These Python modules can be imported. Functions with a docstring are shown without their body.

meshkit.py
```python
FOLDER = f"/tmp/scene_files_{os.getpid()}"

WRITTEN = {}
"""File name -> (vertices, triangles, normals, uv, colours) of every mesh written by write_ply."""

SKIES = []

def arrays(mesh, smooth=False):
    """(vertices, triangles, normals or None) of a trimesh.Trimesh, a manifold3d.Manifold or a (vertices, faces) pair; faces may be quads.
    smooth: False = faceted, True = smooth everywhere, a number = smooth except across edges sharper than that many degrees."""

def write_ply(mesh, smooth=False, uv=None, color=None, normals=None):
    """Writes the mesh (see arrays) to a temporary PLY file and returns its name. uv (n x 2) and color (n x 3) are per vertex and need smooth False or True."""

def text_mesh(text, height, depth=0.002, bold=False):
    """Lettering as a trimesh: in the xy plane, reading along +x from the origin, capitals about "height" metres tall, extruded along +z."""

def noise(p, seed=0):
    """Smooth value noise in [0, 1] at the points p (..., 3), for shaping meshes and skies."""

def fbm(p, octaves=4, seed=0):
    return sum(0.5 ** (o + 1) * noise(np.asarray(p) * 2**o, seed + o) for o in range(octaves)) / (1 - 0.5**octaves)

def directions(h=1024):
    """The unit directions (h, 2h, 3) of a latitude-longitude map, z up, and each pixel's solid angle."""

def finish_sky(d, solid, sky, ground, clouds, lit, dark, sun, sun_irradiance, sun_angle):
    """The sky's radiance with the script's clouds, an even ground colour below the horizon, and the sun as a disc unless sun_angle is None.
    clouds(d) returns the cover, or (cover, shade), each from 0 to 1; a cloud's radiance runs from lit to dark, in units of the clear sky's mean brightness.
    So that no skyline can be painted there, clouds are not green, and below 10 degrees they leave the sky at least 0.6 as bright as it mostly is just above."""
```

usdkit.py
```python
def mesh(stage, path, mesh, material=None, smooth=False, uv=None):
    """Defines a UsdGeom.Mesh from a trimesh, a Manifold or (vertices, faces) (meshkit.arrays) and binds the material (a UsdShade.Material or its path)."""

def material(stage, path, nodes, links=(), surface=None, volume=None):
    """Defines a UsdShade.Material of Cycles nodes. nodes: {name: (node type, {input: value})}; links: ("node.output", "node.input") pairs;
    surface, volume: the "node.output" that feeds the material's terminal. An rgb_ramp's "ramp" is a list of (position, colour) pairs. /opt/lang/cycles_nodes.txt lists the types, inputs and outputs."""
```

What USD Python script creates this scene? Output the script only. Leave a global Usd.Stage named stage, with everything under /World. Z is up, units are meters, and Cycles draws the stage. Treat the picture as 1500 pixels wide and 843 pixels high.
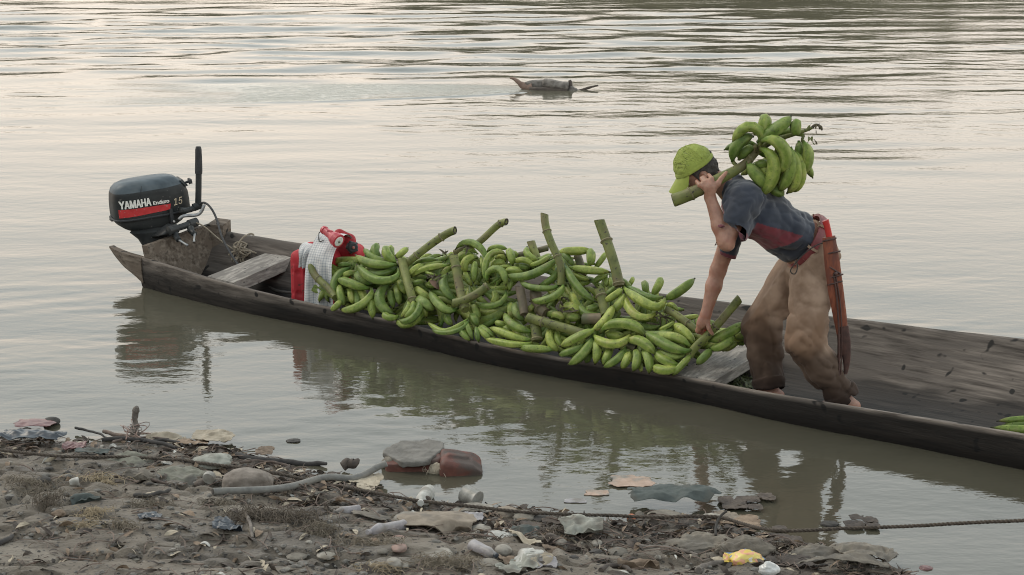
import math, random
import numpy as np, trimesh
import meshkit, usdkit
from pxr import Usd, UsdGeom, UsdLux, UsdShade, Gf, Sdf, Vt

stage = Usd.Stage.CreateInMemory()
UsdGeom.SetStageUpAxis(stage, 'Z')
UsdGeom.SetStageMetersPerUnit(stage, 1.0)
UsdGeom.Xform.Define(stage, '/World')
UsdGeom.Scope.Define(stage, '/World/Looks')

# ---------------------------------------------------------------- camera
FPX, PITCH, EYE = 2900.0, math.radians(14.5), 3.25          # focal length in photo pixels (1500 wide), tilt, eye height
CX, CY = 750.0, 421.5
camera = UsdGeom.Camera.Define(stage, '/World/camera')
camera.CreateHorizontalApertureAttr(36.0)
camera.CreateVerticalApertureAttr(36.0 * 575 / 1024)
camera.CreateFocalLengthAttr(36.0 * FPX / 1500)
camera.CreateClippingRangeAttr(Gf.Vec2f(0.1, 5000))
camera.CreateFocusDistanceAttr(10.6)
camera.CreateFStopAttr(0.0)
camera.AddTranslateOp().Set(Gf.Vec3d(0, 0, EYE))
camera.AddRotateXOp().Set(90 - math.degrees(PITCH))
camera.CreateExposureAttr(0.04)

# ---------------------------------------------------------------- sky and sun: a veiled evening sky over the far bank
SUN_EL, SUN_AZ = math.radians(50), math.radians(-62)         # azimuth from +y towards +x
sun_dir = np.array([math.sin(SUN_AZ) * math.cos(SUN_EL), math.cos(SUN_AZ) * math.cos(SUN_EL), math.sin(SUN_EL)])
sky_mat = usdkit.material(stage, '/World/Looks/sky', {
    'sky': ('sky_texture', {'sky_type': 'single_scattering', 'sun_disc': False, 'sun_elevation': SUN_EL, 'sun_rotation': SUN_AZ,
                            'air_density': 1.4, 'aerosol_density': 3.0, 'ozone_density': 1.0}),
    'tc': ('texture_coordinate', {}),
    'sep': ('separate_xyz', {}),
    'tint': ('rgb_ramp', {'ramp': [(0.0, (16.0, 13.7, 11.6)), (0.10, (16.0, 13.9, 11.9)), (0.18, (15.4, 14.0, 12.5)), (0.25, (14.4, 14.0, 13.1)), (0.32, (13.8, 14.4, 14.3)), (0.45, (12.0, 13.3, 13.6)), (0.65, (8.0, 9.0, 9.5)), (1.0, (6.2, 6.9, 7.5))]}),
    'map': ('mapping', {'scale': (1.6, 1.6, 5.0)}),
    'n': ('noise_texture', {'scale': 1.7, 'detail': 5.0, 'roughness': 0.55}),
    'dens': ('map_range', {'from_min': 0.3, 'from_max': 0.7, 'to_min': 0.9, 'to_max': 1.0, 'clamp': True}),
    'mixc': ('mix_color', {'use_clamp': False}),
    'bg': ('background_shader', {'strength': 0.12}),
}, [('tc.generated', 'sep.vector'), ('sep.z', 'tint.fac'), ('tc.generated', 'map.vector'), ('map.vector', 'n.vector'), ('n.fac', 'dens.value'),
    ('dens.result', 'mixc.fac'), ('sky.color', 'mixc.a'), ('tint.color', 'mixc.b'), ('mixc.result', 'bg.color')], surface='bg.background')
dome = UsdLux.DomeLight.Define(stage, '/World/sky')
UsdShade.MaterialBindingAPI.Apply(dome.GetPrim()).Bind(sky_mat)
dome.GetPrim().SetCustomDataByKey('kind', 'structure')
sun = UsdLux.DistantLight.Define(stage, '/World/sun')
sun.CreateIntensityAttr(0.4)
sun.CreateAngleAttr(24.0)
sun.CreateColorAttr(Gf.Vec3f(1.0, 0.90, 0.76))
sun.CreateNormalizeAttr(True) if hasattr(sun, 'CreateNormalizeAttr') else None
zx = math.degrees(math.acos(sun_dir[2]))
sun.AddRotateZOp().Set(math.degrees(math.atan2(sun_dir[0], -sun_dir[1])))
sun.AddRotateXOp().Set(zx)

# ---------------------------------------------------------------- where a photo point lies in the place
FW = np.array([0, math.cos(PITCH), -math.sin(PITCH)]); UP = np.array([0, math.sin(PITCH), math.cos(PITCH)]); RT = np.array([1.0, 0, 0]); EY = np.array([0, 0, EYE])
def ray(u, v):
    d = FW * FPX + RT * (u - CX) + UP * (CY - v)
    return d / np.linalg.norm(d)
def atz(u, v, z=0.0):
    d = ray(u, v); return EY + d * ((z - EYE) / d[2])
def aty(u, v, y):
    d = ray(u, v); return EY + d * (y / d[1])
def onplane(u, v, p0, n, lift=0.0):
    d = ray(u, v); return EY + d * (((np.asarray(p0) - EY) @ n + lift) / (d @ n))
def ppm(p):                                                   # photo pixels per metre at p
    return FPX / ((np.asarray(p) - EY) @ FW)

# ---------------------------------------------------------------- naming and defining things
names, BASE = {}, {}
def numbered(parent, name):
    k = names.get((parent, name), 0); names[(parent, name)] = k + 1
    return name if k == 0 else f'{name}_{k:03d}'
def path_of(parent):
    return '/World' if parent is None else str(parent.GetPath())
def tag(p, label=None, cat=None, group=None, kind=None):
    for k, v in (('label', label), ('category', cat), ('group', group), ('kind', kind)):
        if v: p.SetCustomDataByKey(k, v)
    return p
def thing(name, label, cat, group=None, loc=(0, 0, 0)):
    x = UsdGeom.Xform.Define(stage, '/World/' + numbered('/World', name))
    x.AddTranslateOp().Set(Gf.Vec3d(*map(float, loc)))
    BASE[str(x.GetPath())] = np.asarray(loc, float)
    return tag(x.GetPrim(), label, cat, group)
def base_of(prim):
    while prim and str(prim.GetPath()) != '/World':
        b = BASE.get(str(prim.GetPath()))
        if b is not None: return b
        prim = prim.GetParent()
    return np.zeros(3)
def obj(name, mesh, material, parent=None, smooth=40, attrs=None, label=None, uv=None):
    v, f, n = meshkit.arrays(mesh, smooth if attrs is None and uv is None else (True if smooth else False))
    if attrs is not None or uv is not None:
        mesh = (v, f)
    off = base_of(parent) if parent is not None else np.zeros(3)
    pp = path_of(parent)
    m = UsdGeom.Mesh.Define(stage, f'{pp}/{numbered(pp, name)}')
    m.CreatePointsAttr(Vt.Vec3fArray.FromNumpy((v - off).astype(np.float32)))
    m.CreateFaceVertexCountsAttr(Vt.IntArray.FromNumpy(np.full(len(f), 3, np.int32)))
    m.CreateFaceVertexIndicesAttr(Vt.IntArray.FromNumpy(f.astype(np.int32).ravel()))
    m.CreateSubdivisionSchemeAttr('none')
    if n is not None:
        m.CreateNormalsAttr(Vt.Vec3fArray.FromNumpy(n.astype(np.float32))); m.SetNormalsInterpolation('vertex')
    api = UsdGeom.PrimvarsAPI(m)
    for k, a in (attrs or {}).items():
        a = np.asarray(a, np.float32)
        if a.ndim == 1: a = np.repeat(a[:, None], 3, 1)
        api.CreatePrimvar(k, Sdf.ValueTypeNames.Color3fArray, 'vertex').Set(Vt.Vec3fArray.FromNumpy(a))
    if uv is not None:
        api.CreatePrimvar('st', Sdf.ValueTypeNames.TexCoord2fArray, 'vertex').Set(Vt.Vec2fArray.FromNumpy(np.asarray(uv, np.float32)))
    UsdShade.MaterialBindingAPI.Apply(m.GetPrim()).Bind(material)
    if label: m.GetPrim().SetCustomDataByKey('label', label)
    return m.GetPrim()
def single(name, mesh, material, label, cat, group=None, kind=None, **kw):
    return tag(obj(name, mesh, material, None, **kw), label, cat, group, kind)
def part_group(name, parent):
    pp = path_of(parent)
    return UsdGeom.Xform.Define(stage, f'{pp}/{numbered(pp, name)}').GetPrim()

# ---------------------------------------------------------------- shaping
cat_m = trimesh.util.concatenate
def smoothstep(a, b, x):
    t = np.clip((np.asarray(x, float) - a) / (b - a), 0, 1); return t * t * (3 - 2 * t)
def spline(pts, n):
    """n points, evenly spaced, on a smooth curve through pts (columns beyond the third are carried along)."""
    p = np.asarray(pts, float)
    if len(p) == 2: return p[0] + (p[1] - p[0]) * np.linspace(0, 1, n)[:, None]
    from scipy.interpolate import CubicSpline
    t = np.r_[0, np.cumsum(np.maximum(np.linalg.norm(np.diff(p[:, :3], axis=0), axis=1), 1e-6) ** 0.7)]
    c = CubicSpline(t / t[-1], p)(np.linspace(0, 1, 8 * n))
    s = np.r_[0, np.cumsum(np.linalg.norm(np.diff(c[:, :3], axis=0), axis=1))]
    x = np.linspace(0, s[-1], n)
    return np.stack([np.interp(x, s, c[:, k]) for k in range(p.shape[1])], 1)
def frames(c):
    t = np.gradient(c, axis=0); t /= np.maximum(np.linalg.norm(t, axis=1, keepdims=True), 1e-9)
    a = np.cross(t[0], [0.13, 0.31, 0.94]); a /= np.linalg.norm(a); A = []
    for k in range(len(c)):
        a = a - t[k] * (a @ t[k]); a /= np.linalg.norm(a); A.append(a)
    A = np.array(A); return t, A, np.cross(t, A)
def tube(c, r, sides=10, lobes=None, caps=True):
    """A tube along the curve c with radius r (a number or one per point); lobes(phi) scales the radius round the section. Returns (v, f, t along, phi)."""
    c = np.asarray(c, float); n = len(c); r = np.broadcast_to(np.asarray(r, float), n)
    t, A, B = frames(c)
    ph = np.arange(sides) / sides * 2 * np.pi
    w = np.ones(sides) if lobes is None else lobes(ph)
    v = c[:, None] + (r[:, None] * w)[..., None] * (np.cos(ph)[None, :, None] * A[:, None] + np.sin(ph)[None, :, None] * B[:, None])
    v = v.reshape(-1, 3); al = np.repeat(np.linspace(0, 1, n), sides)
    i, j = np.meshgrid(np.arange(n - 1), np.arange(sides), indexing='ij'); j2 = (j + 1) % sides
    a, b, cc, d = i * sides + j, i * sides + j2, (i + 1) * sides + j2, (i + 1) * sides + j
    f = np.vstack([np.stack([a.ravel(), b.ravel(), cc.ravel()], 1), np.stack([a.ravel(), cc.ravel(), d.ravel()], 1)])
    if caps:
        k = len(v); v = np.vstack([v, c[:1], c[-1:]]); al = np.r_[al, 0, 1]
        jj = np.arange(sides); j2 = (jj + 1) % sides
        f = np.vstack([f, np.stack([np.full(sides, k), j2, jj], 1), np.stack([np.full(sides, k + 1), (n - 1) * sides + jj, (n - 1) * sides + j2], 1)])
    return v, f, al
def lathe(profile, p0, p1, sides=20):
    """Profile rows (t along p0->p1 from 0 to 1, radius)."""
    pr = np.asarray(profile, float); p0, p1 = np.asarray(p0, float), np.asarray(p1, float)
    c = p0 + (p1 - p0) * pr[:, :1]
    ax = p1 - p0; ax /= np.linalg.norm(ax); a = np.cross(ax, [0.13, 0.31, 0.94]); a /= np.linalg.norm(a); b = np.cross(ax, a)
    ph = np.arange(sides) / sides * 2 * np.pi
    v = (c[:, None] + pr[:, 1][:, None, None] * (np.cos(ph)[None, :, None] * a + np.sin(ph)[None, :, None] * b)).reshape(-1, 3)
    n = len(pr); i, j = np.meshgrid(np.arange(n - 1), np.arange(sides), indexing='ij'); j2 = (j + 1) % sides
    A, B, C_, D = i * sides + j, i * sides + j2, (i + 1) * sides + j2, (i + 1) * sides + j
    f = np.vstack([np.stack([A.ravel(), B.ravel(), C_.ravel()], 1), np.stack([A.ravel(), C_.ravel(), D.ravel()], 1)])
    k = len(v); v = np.vstack([v, c[:1], c[-1:]]); jj = np.arange(sides); j2 = (jj + 1) % sides
    f = np.vstack([f, np.stack([np.full(sides, k), j2, jj], 1), np.stack([np.full(sides, k + 1), (n - 1) * sides + jj, (n - 1) * sides + j2], 1)])
    return trimesh.Trimesh(v, f, process=False)
def tm(v, f, *_): return trimesh.Trimesh(v, f, process=False)
def grid_faces(nu, nv):
    i, j = np.meshgrid(np.arange(nu - 1), np.arange(nv - 1), indexing='ij')
    a, b, c, d = i * nv + j, (i + 1) * nv + j, (i + 1) * nv + j + 1, i * nv + j + 1
    return np.vstack([np.stack([a.ravel(), b.ravel(), c.ravel()], 1), np.stack([a.ravel(), c.ravel(), d.ravel()], 1)])
def block(corners_low, corners_high, bevel=0.0):
    """A six-sided solid from two quads (4 points each, same order); chamfered by shrinking when bevel is given."""
    m = trimesh.convex.convex_hull(np.vstack([corners_low, corners_high]))
    if bevel:
        import manifold3d as mf
        pts = np.vstack([corners_low, corners_high]); c = pts.mean(0)
        out = []
        for p in pts:
            d = c - p
            for o in np.eye(3): out.append(p + o * np.sign(d @ o) * bevel)
        m = trimesh.convex.convex_hull(np.array(out))
    return m
def subdiv(m, edge):
    v, f = trimesh.remesh.subdivide_to_size(m.vertices, m.faces, edge, max_iter=12)
    return trimesh.Trimesh(v, f, process=True)
def fbm(p, seed=0, octaves=3):
    return meshkit.fbm(np.asarray(p, float), octaves=octaves, seed=seed)

# signed distance shapes -> one continuous mesh
def smin(a, b, k):
    h = np.maximum(k - np.abs(a - b), 0) / k
    return np.minimum(a, b) - h * h * k * 0.25
def cone(p, a, b, ra, rb):
    a, b = np.asarray(a, float), np.asarray(b, float); ab = b - a
    t = np.clip(((p - a) @ ab) / (ab @ ab), 0, 1)
    return np.linalg.norm(p - a - t[:, None] * ab, axis=1) - (ra + (rb - ra) * t)
def ell(p, c, axes, r):
    """Ellipsoid: centre, 3 unit axes (rows), 3 radii."""
    q = (p - np.asarray(c)) @ np.asarray(axes, float).T / np.asarray(r, float)
    k = np.linalg.norm(q, axis=1)
    return (k - 1) * min(r) * 0.6 + (k - 1) * np.mean(r) * 0.4
def rbox(p, c, axes, half, rad):
    q = np.abs((p - np.asarray(c)) @ np.asarray(axes, float).T) - (np.asarray(half, float) - rad)
    return np.linalg.norm(np.maximum(q, 0), axis=1) + np.minimum(q.max(1), 0) - rad
def net(fn, lo, hi, h, margin=0.02, B=6):
    """Surface of fn(points) = 0 on a grid of step h (surface nets; only blocks near the surface are sampled finely)."""
    lo = np.asarray(lo, float); nb = np.ceil((np.asarray(hi) - lo) / (h * B)).astype(int); n = nb * B + 1
    g = np.stack(np.meshgrid(*[np.arange(k) for k in nb], indexing='ij'), -1).reshape(-1, 3)
    cd = fn(lo + (g + 0.5) * B * h)
    S = np.repeat(np.repeat(np.repeat(cd.reshape(nb), B, 0), B, 1), B, 2)
    S = np.pad(S, ((0, 1),) * 3, mode='edge').astype(np.float32)
    act = g[np.abs(cd) < B * h * 0.87 + margin]
    o = np.stack(np.meshgrid(*[np.arange(B + 1)] * 3, indexing='ij'), -1).reshape(-1, 3)
    for s in range(0, len(act), 3000):
        idx = (act[s:s + 3000, None] * B + o).reshape(-1, 3)
        key = np.unique(np.ravel_multi_index(idx.T, n)); idx = np.stack(np.unravel_index(key, n), 1)
        S[tuple(idx.T)] = fn(lo + idx * h)
    ins = S < 0
    corner = [(a, b, c) for a in (0, 1) for b in (0, 1) for c in (0, 1)]
    sl = lambda A, d: A[d[0]:A.shape[0] - 1 + d[0], d[1]:A.shape[1] - 1 + d[1], d[2]:A.shape[2] - 1 + d[2]]
    cnt = sum(sl(ins, d).astype(np.int8) for d in corner)
    cells = np.argwhere((cnt > 0) & (cnt < 8))
    num = np.zeros(len(cells)); pos = np.zeros((len(cells), 3))
    for a in corner:
        for ax in range(3):
            if a[ax]: continue
            b = list(a); b[ax] = 1
            sa = S[tuple((cells + a).T)]; sb = S[tuple((cells + b).T)]
            m = (sa < 0) != (sb < 0)
            t = np.where(m, sa / np.where(m, sa - sb, 1), 0)
            p = np.tile(np.array(a, float), (len(cells), 1)); p[:, ax] = t
            pos += np.where(m[:, None], p, 0); num += m
    V = lo + (cells + pos / num[:, None]) * h
    ids = np.full(np.array(S.shape) - 1, -1, np.int64); ids[tuple(cells.T)] = np.arange(len(cells))
    F = []
    for ax in range(3):
        u, w = (ax + 1) % 3, (ax + 2) % 3
        A = [slice(None)] * 3; Bs = [slice(None)] * 3; A[ax] = slice(0, -1); Bs[ax] = slice(1, None)
        d = np.argwhere(ins[tuple(A)] != ins[tuple(Bs)])
        ok = (d[:, u] > 0) & (d[:, w] > 0) & (d[:, u] < S.shape[u] - 1) & (d[:, w] < S.shape[w] - 1); d = d[ok]
        flip = ins[tuple(d.T)]
        q = []
        for du, dw in ((-1, -1), (0, -1), (0, 0), (-1, 0)):
            e = d.copy(); e[:, u] += du; e[:, w] += dw; q.append(ids[tuple(e.T)])
        q = np.stack(q, 1); q[~flip] = q[~flip][:, ::-1]
        F.append(q)
    F = np.vstack(F)
    return V, np.vstack([F[:, [0, 1, 2]], F[:, [0, 2, 3]]])
def relax(v, f, it=2, lam=0.5):
    from scipy.sparse import coo_matrix
    e = np.vstack([f[:, [0, 1]], f[:, [1, 2]], f[:, [2, 0]]]); e = np.vstack([e, e[:, ::-1]])
    W = coo_matrix((np.ones(len(e)), (e[:, 0], e[:, 1])), (len(v), len(v))).tocsr(); W.data[:] = 1
    d = np.maximum(np.asarray(W.sum(1)).ravel(), 1)[:, None]
    for _ in range(it): v = v + lam * ((W @ v) / d - v)
    return v

# ---------------------------------------------------------------- materials
L = {}
def mat(name, c1, c2=None, scale=8.0, rough=0.6, bump=0.0, bscale=None, stretch=(1, 1, 1), rot=(0, 0, 0), detail=4, metallic=0.0, spec=0.5, c3=None, vary=0.0, coat=0.0, spot=None, sss=0.0, transl=0.0, sheen=0.0, lo=0.35, hi=0.65, vcol=None, wet=None, bdist=0.004):
    """Principled material: noise between c1 and c2 (and patches of c3), fine relief, optional spots, per-object variation, a colour, wetness or painted shade carried by the mesh."""
    c2 = c2 or c1
    nd = {'g': ('geometry', {}), 'm0': ('mapping', {'rotation': rot}), 'mp': ('mapping', {'scale': stretch}), 'n': ('noise_texture', {'scale': scale, 'detail': detail, 'roughness': 0.6}),
          'r': ('rgb_ramp', {'ramp': [(lo, c1), (hi, c2)]}), 'p': ('principled_bsdf', {'roughness': rough, 'metallic': metallic, 'specular_ior_level': spec, 'coat_weight': coat, 'sheen_weight': sheen, 'diffuse_roughness': 0.3})}
    if sss: nd['p'][1].update({'subsurface_weight': sss, 'subsurface_scale': 0.006})
    ln = [('g.position', 'm0.vector'), ('m0.vector', 'mp.vector'), ('mp.vector', 'n.vector'), ('n.fac', 'r.fac')]
    col = 'r.color'
    if vcol:
        nd['vc'] = ('attribute', {'attribute': vcol}); nd['vm'] = ('mix_color', {'blend_type': 'multiply', 'fac': 1.0}); ln += [(col, 'vm.a'), ('vc.color', 'vm.b')]; col = 'vm.result'
    if c3:
        nd['n3'] = ('noise_texture', {'scale': scale * 0.37, 'detail': 3.0}); nd['m3'] = ('map_range', {'from_min': 0.5, 'from_max': 0.62, 'clamp': True}); nd['x3'] = ('mix_color', {'b': c3})
        ln += [('mp.vector', 'n3.vector'), ('n3.fac', 'm3.value'), ('m3.result', 'x3.fac'), (col, 'x3.a')]; col = 'x3.result'
    if spot:
        sc, sz, sp = spot
        nd['vo'] = ('noise_texture', {'scale': sc, 'detail': 1.0}); nd['ms'] = ('map_range', {'from_min': sz, 'from_max': sz + 0.05, 'clamp': True}); nd['xs'] = ('mix_color', {'b': sp})
        ln += [('g.position', 'vo.vector'), ('vo.fac', 'ms.value'), ('ms.result', 'xs.fac'), (col, 'xs.a')]; col = 'xs.result'
    if vary:
        nd['oi'] = ('object_info', {}); nd['mv'] = ('map_range', {'to_min': 1 - vary, 'to_max': 1 + vary}); nd['hv'] = ('hsv', {'saturation': 1.0})
        ln += [('oi.random', 'mv.value'), ('mv.result', 'hv.value'), (col, 'hv.color')]; col = 'hv.color'
    if wet:
        dark, wr = wet
        nd['wa'] = ('attribute', {'attribute': 'wet'}); nd['ws'] = ('separate_color', {}); ln.append(('wa.color', 'ws.color')); nd['wm'] = ('mix_color', {'blend_type': 'multiply', 'b': dark}); nd['wr'] = ('mix_float', {'a': rough, 'b': wr})
        ln += [('ws.r', 'wm.fac'), (col, 'wm.a'), ('ws.r', 'wr.fac'), ('wr.result', 'p.roughness')]; col = 'wm.result'
    ln.append((col, 'p.base_color'))
    if bump:
        nd['bn'] = ('noise_texture', {'scale': bscale or scale * 4, 'detail': 5.0, 'roughness': 0.65}); nd['b'] = ('bump', {'strength': bump, 'distance': bdist})
        ln += [('mp.vector', 'bn.vector'), ('bn.fac', 'b.height'), ('b.normal', 'p.normal')]
    surf = 'p.BSDF'
    if transl:
        nd['t'] = ('translucent_bsdf', {}); nd['mx'] = ('mix_closure', {'fac': transl}); ln += [(col, 't.color'), ('p.BSDF', 'mx.closure1'), ('t.BSDF', 'mx.closure2')]; surf = 'mx.closure'
    L[name] = usdkit.material(stage, '/World/Looks/' + name, nd, ln, surface=surf)
    return L[name]
# ================================================================ the setting: river, mud bank, far bank
SHORE = np.array([atz(u, v)[:2] for u, v in [(-900, 560), (-300, 612), (0, 640), (150, 646), (270, 649), (348, 661), (430, 688), (487, 697), (553, 722), (620, 738), (708, 741), (760, 744), (827, 752), (909, 764),
                                             (947, 752), (1027, 756), (1059, 760), (1128, 787), (1153, 795), (1247, 806), (1292, 819), (1340, 842), (1460, 900), (1700, 1000)]])
SHORE = SHORE[np.argsort(SHORE[:, 0])]
def shore_y(x): return np.interp(x, SHORE[:, 0], SHORE[:, 1])
def inland(x, y): return (shore_y(x) - y) * 0.88
def ground(x, y):
    x, y = np.asarray(x, float), np.asarray(y, float)
    d = inland(x, y)
    q = np.stack([x, y, 0 * x], -1)
    z = np.where(d > 0, 0.075 * d + 0.03 * smoothstep(0.1, 0.8, d) + 0.016 * smoothstep(0, .12, d), 0.3 * d) + np.maximum(d - 2.4, 0) ** 1.4 * 0.22
    near = smoothstep(-0.1, 0.5, d) * smoothstep(6.0, 2.6, d)
    z = z + near * (0.09 * (fbm(q * [1.3, 2.2, 1], 3, 3) - 0.5) + 0.035 * (fbm(q * [4.0, 7.0, 1], 5, 3) - 0.5) + 0.013 * (fbm(q * [14, 22, 1], 8, 3) - 0.5))
    # rills and trodden hollows
    r = np.abs(fbm(q * [2.1, 3.6, 1], 21, 3) - 0.5)
    z = z - near * 0.035 * smoothstep(0.05, 0.0, r) - near * 0.022 * smoothstep(0.60, 0.68, fbm(q * [7, 9, 1], 31, 2))
    return z
def gz(x, y):
    """Height of the modelled bank at one point (from its grid)."""
    i = min(max(int(np.searchsorted(GX, x)) - 1, 0), len(GX) - 2); j = min(max(int(np.searchsorted(GY, y)) - 1, 0), len(GY) - 2)
    a = (x - GX[i]) / (GX[i + 1] - GX[i]); b = (y - GY[j]) / (GY[j + 1] - GY[j])
    return (GZ[i, j] * (1 - a) + GZ[i + 1, j] * a) * (1 - b) + (GZ[i, j + 1] * (1 - a) + GZ[i + 1, j + 1] * a) * b
def on_ground(u, v, up=0.0):
    d = ray(u, v); lo, hi = 3.0, 16.0
    for _ in range(18):
        m = (lo + hi) / 2; p = EY + d * m
        if p[2] > gz(p[0], p[1]) + up: lo = m
        else: hi = m
    p = EY + d * lo
    if p[2] < 0.0 + up: p = atz(u, v, up)
    return p
def lines(fine0, fine1, step, out0, out1, k=1.35):
    a = list(np.arange(fine0, fine1 + step / 2, step)); s = step
    while a[-1] < out1: s *= k; a.append(min(a[-1] + s, out1))
    s = step; b = [a[0]]
    while b[-1] > out0: s *= k; b.append(max(b[-1] - s, out0))
    return np.array(b[:0:-1] + a)
xs, ys = lines(-3.0, 3.0, 0.0125, -60, 60), lines(6.2, 10.2, 0.0125, -30, 13)
X, Y = np.meshgrid(xs, ys, indexing='ij')
GX, GY = xs, ys
Z = np.maximum(ground(X, Y), -1.2); Z = np.minimum(Z, 1.9) + 5.5 * smoothstep(-1.5, -9.0, Y)  # unseen rise behind the camera, added to block the low sky there
GZ = Z
D = inland(X, Y)
q = np.stack([X, Y, 0 * X], -1)
wet_or_shade = np.clip(smoothstep(0.42, 0.0, D + 0.22 * (fbm(q * 2.5, 44, 3) - 0.5)) + 0.75 * smoothstep(0.56, 0.7, fbm(q * [2.2, 4.5, 1], 55, 3)), 0, 1)
mud = mat('mud', (0.085, 0.068, 0.050), (0.160, 0.133, 0.102), scale=5, rough=0.75, bump=1.0, bscale=42, c3=(0.180, 0.154, 0.122), spot=(48, 0.63, (0.035, 0.028, 0.022)), wet=((0.50, 0.48, 0.45), 0.42), stretch=(1, 1.6, 1), bdist=0.016)
tag(obj('muddy_bank', (np.stack([X, Y, Z], -1).reshape(-1, 3), grid_faces(*X.shape)), mud, smooth=True, attrs={'wet': wet_or_shade.ravel()}), kind='structure')

# river: wind ripples far out, small chop round the boat, the slick wake behind the drifting wood
rng = np.random.default_rng(4)
def wave_set(n, l0, l1, spread, slope, X, Y, seed, dirs=math.pi / 2):
    r = np.random.default_rng(seed); H = np.zeros_like(X)
    for _ in range(n):
        lam = l0 * (l1 / l0) ** r.random(); k = 2 * math.pi / lam; th = dirs + spread * r.normal()
        a = slope * math.sqrt(2.0 / n) / k
        H += a * np.sin(k * (np.cos(th) * X + np.sin(th) * Y) + r.random() * 6.283)
    return H
xs, ys = lines(-8.4, 8.4, 0.034, -320, 320, 1.5), np.r_[lines(5.0, 15.0, 0.024, 3.0, 15.0), np.linspace(15.0, 33.5, 480)[1:]]
yy = list(ys); s = 0.05
while yy[-1] < 112: s *= 1.4; yy.append(min(yy[-1] + s, 112))
X, Y = np.meshgrid(xs, np.array(yy), indexing='ij')
q = np.stack([X, Y, 0 * X], -1)
patch = fbm(q * [0.16, 0.26, 1], 61, 3); patch2 = fbm(q * [0.5, 0.9, 1], 62, 3)
far = smoothstep(12.5, 20, Y); edge = smoothstep(33, 26, Y) * smoothstep(9.5, 7.8, np.abs(X))
WOOD = atz(800, 131)                                           # the drifting wood
wx, wy = X - WOOD[0] + 0.15, Y - WOOD[1]
wid = 0.12 + 0.33 * np.sqrt(np.maximum(-wx, 0))
cen = -0.10 * (-wx) + 0.05 * np.maximum(-wx - 2, 0)
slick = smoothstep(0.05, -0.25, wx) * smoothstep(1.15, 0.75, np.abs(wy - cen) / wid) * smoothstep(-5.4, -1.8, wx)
H = wave_set(40, 0.34, 1.5, 0.36, 0.036, X, Y, 1) * (0.16 + 0.84 * far) * (0.35 + 1.3 * smoothstep(0.38, 0.62, patch))
H += wave_set(30, 0.15, 0.36, 0.40, 0.018, X, Y, 2, 1.45) * (0.25 + 0.75 * far) * smoothstep(0.34, 0.62, patch2)
H *= (1 - 0.85 * slick)
near = smoothstep(14.5, 11.5, Y)
H += wave_set(26, 0.10, 0.30, 0.35, 0.016, X, Y, 3, 1.85) * near * (0.35 + 1.0 * smoothstep(0.36, 0.6, patch2))
H += wave_set(16, 0.5, 1.6, 0.5, 0.010, X, Y, 5, 1.2) * near
H += wave_set(24, 0.09, 0.17, 0.8, 0.045, X, Y, 6, 1.5) * slick * smoothstep(0.35, 0.6, fbm(q * [1.2, 2.4, 1], 66, 2))
ridge = np.exp(-((wy - cen + wid * 0.95) / 0.05) ** 2) * smoothstep(0.1, -0.2, wx) * smoothstep(-5.0, -0.6, wx)
H = (H + 0.012 * ridge) * edge
H -= 0.008 * smoothstep(0.3, 0.0, np.abs(inland(X, Y))) * 0
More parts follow.
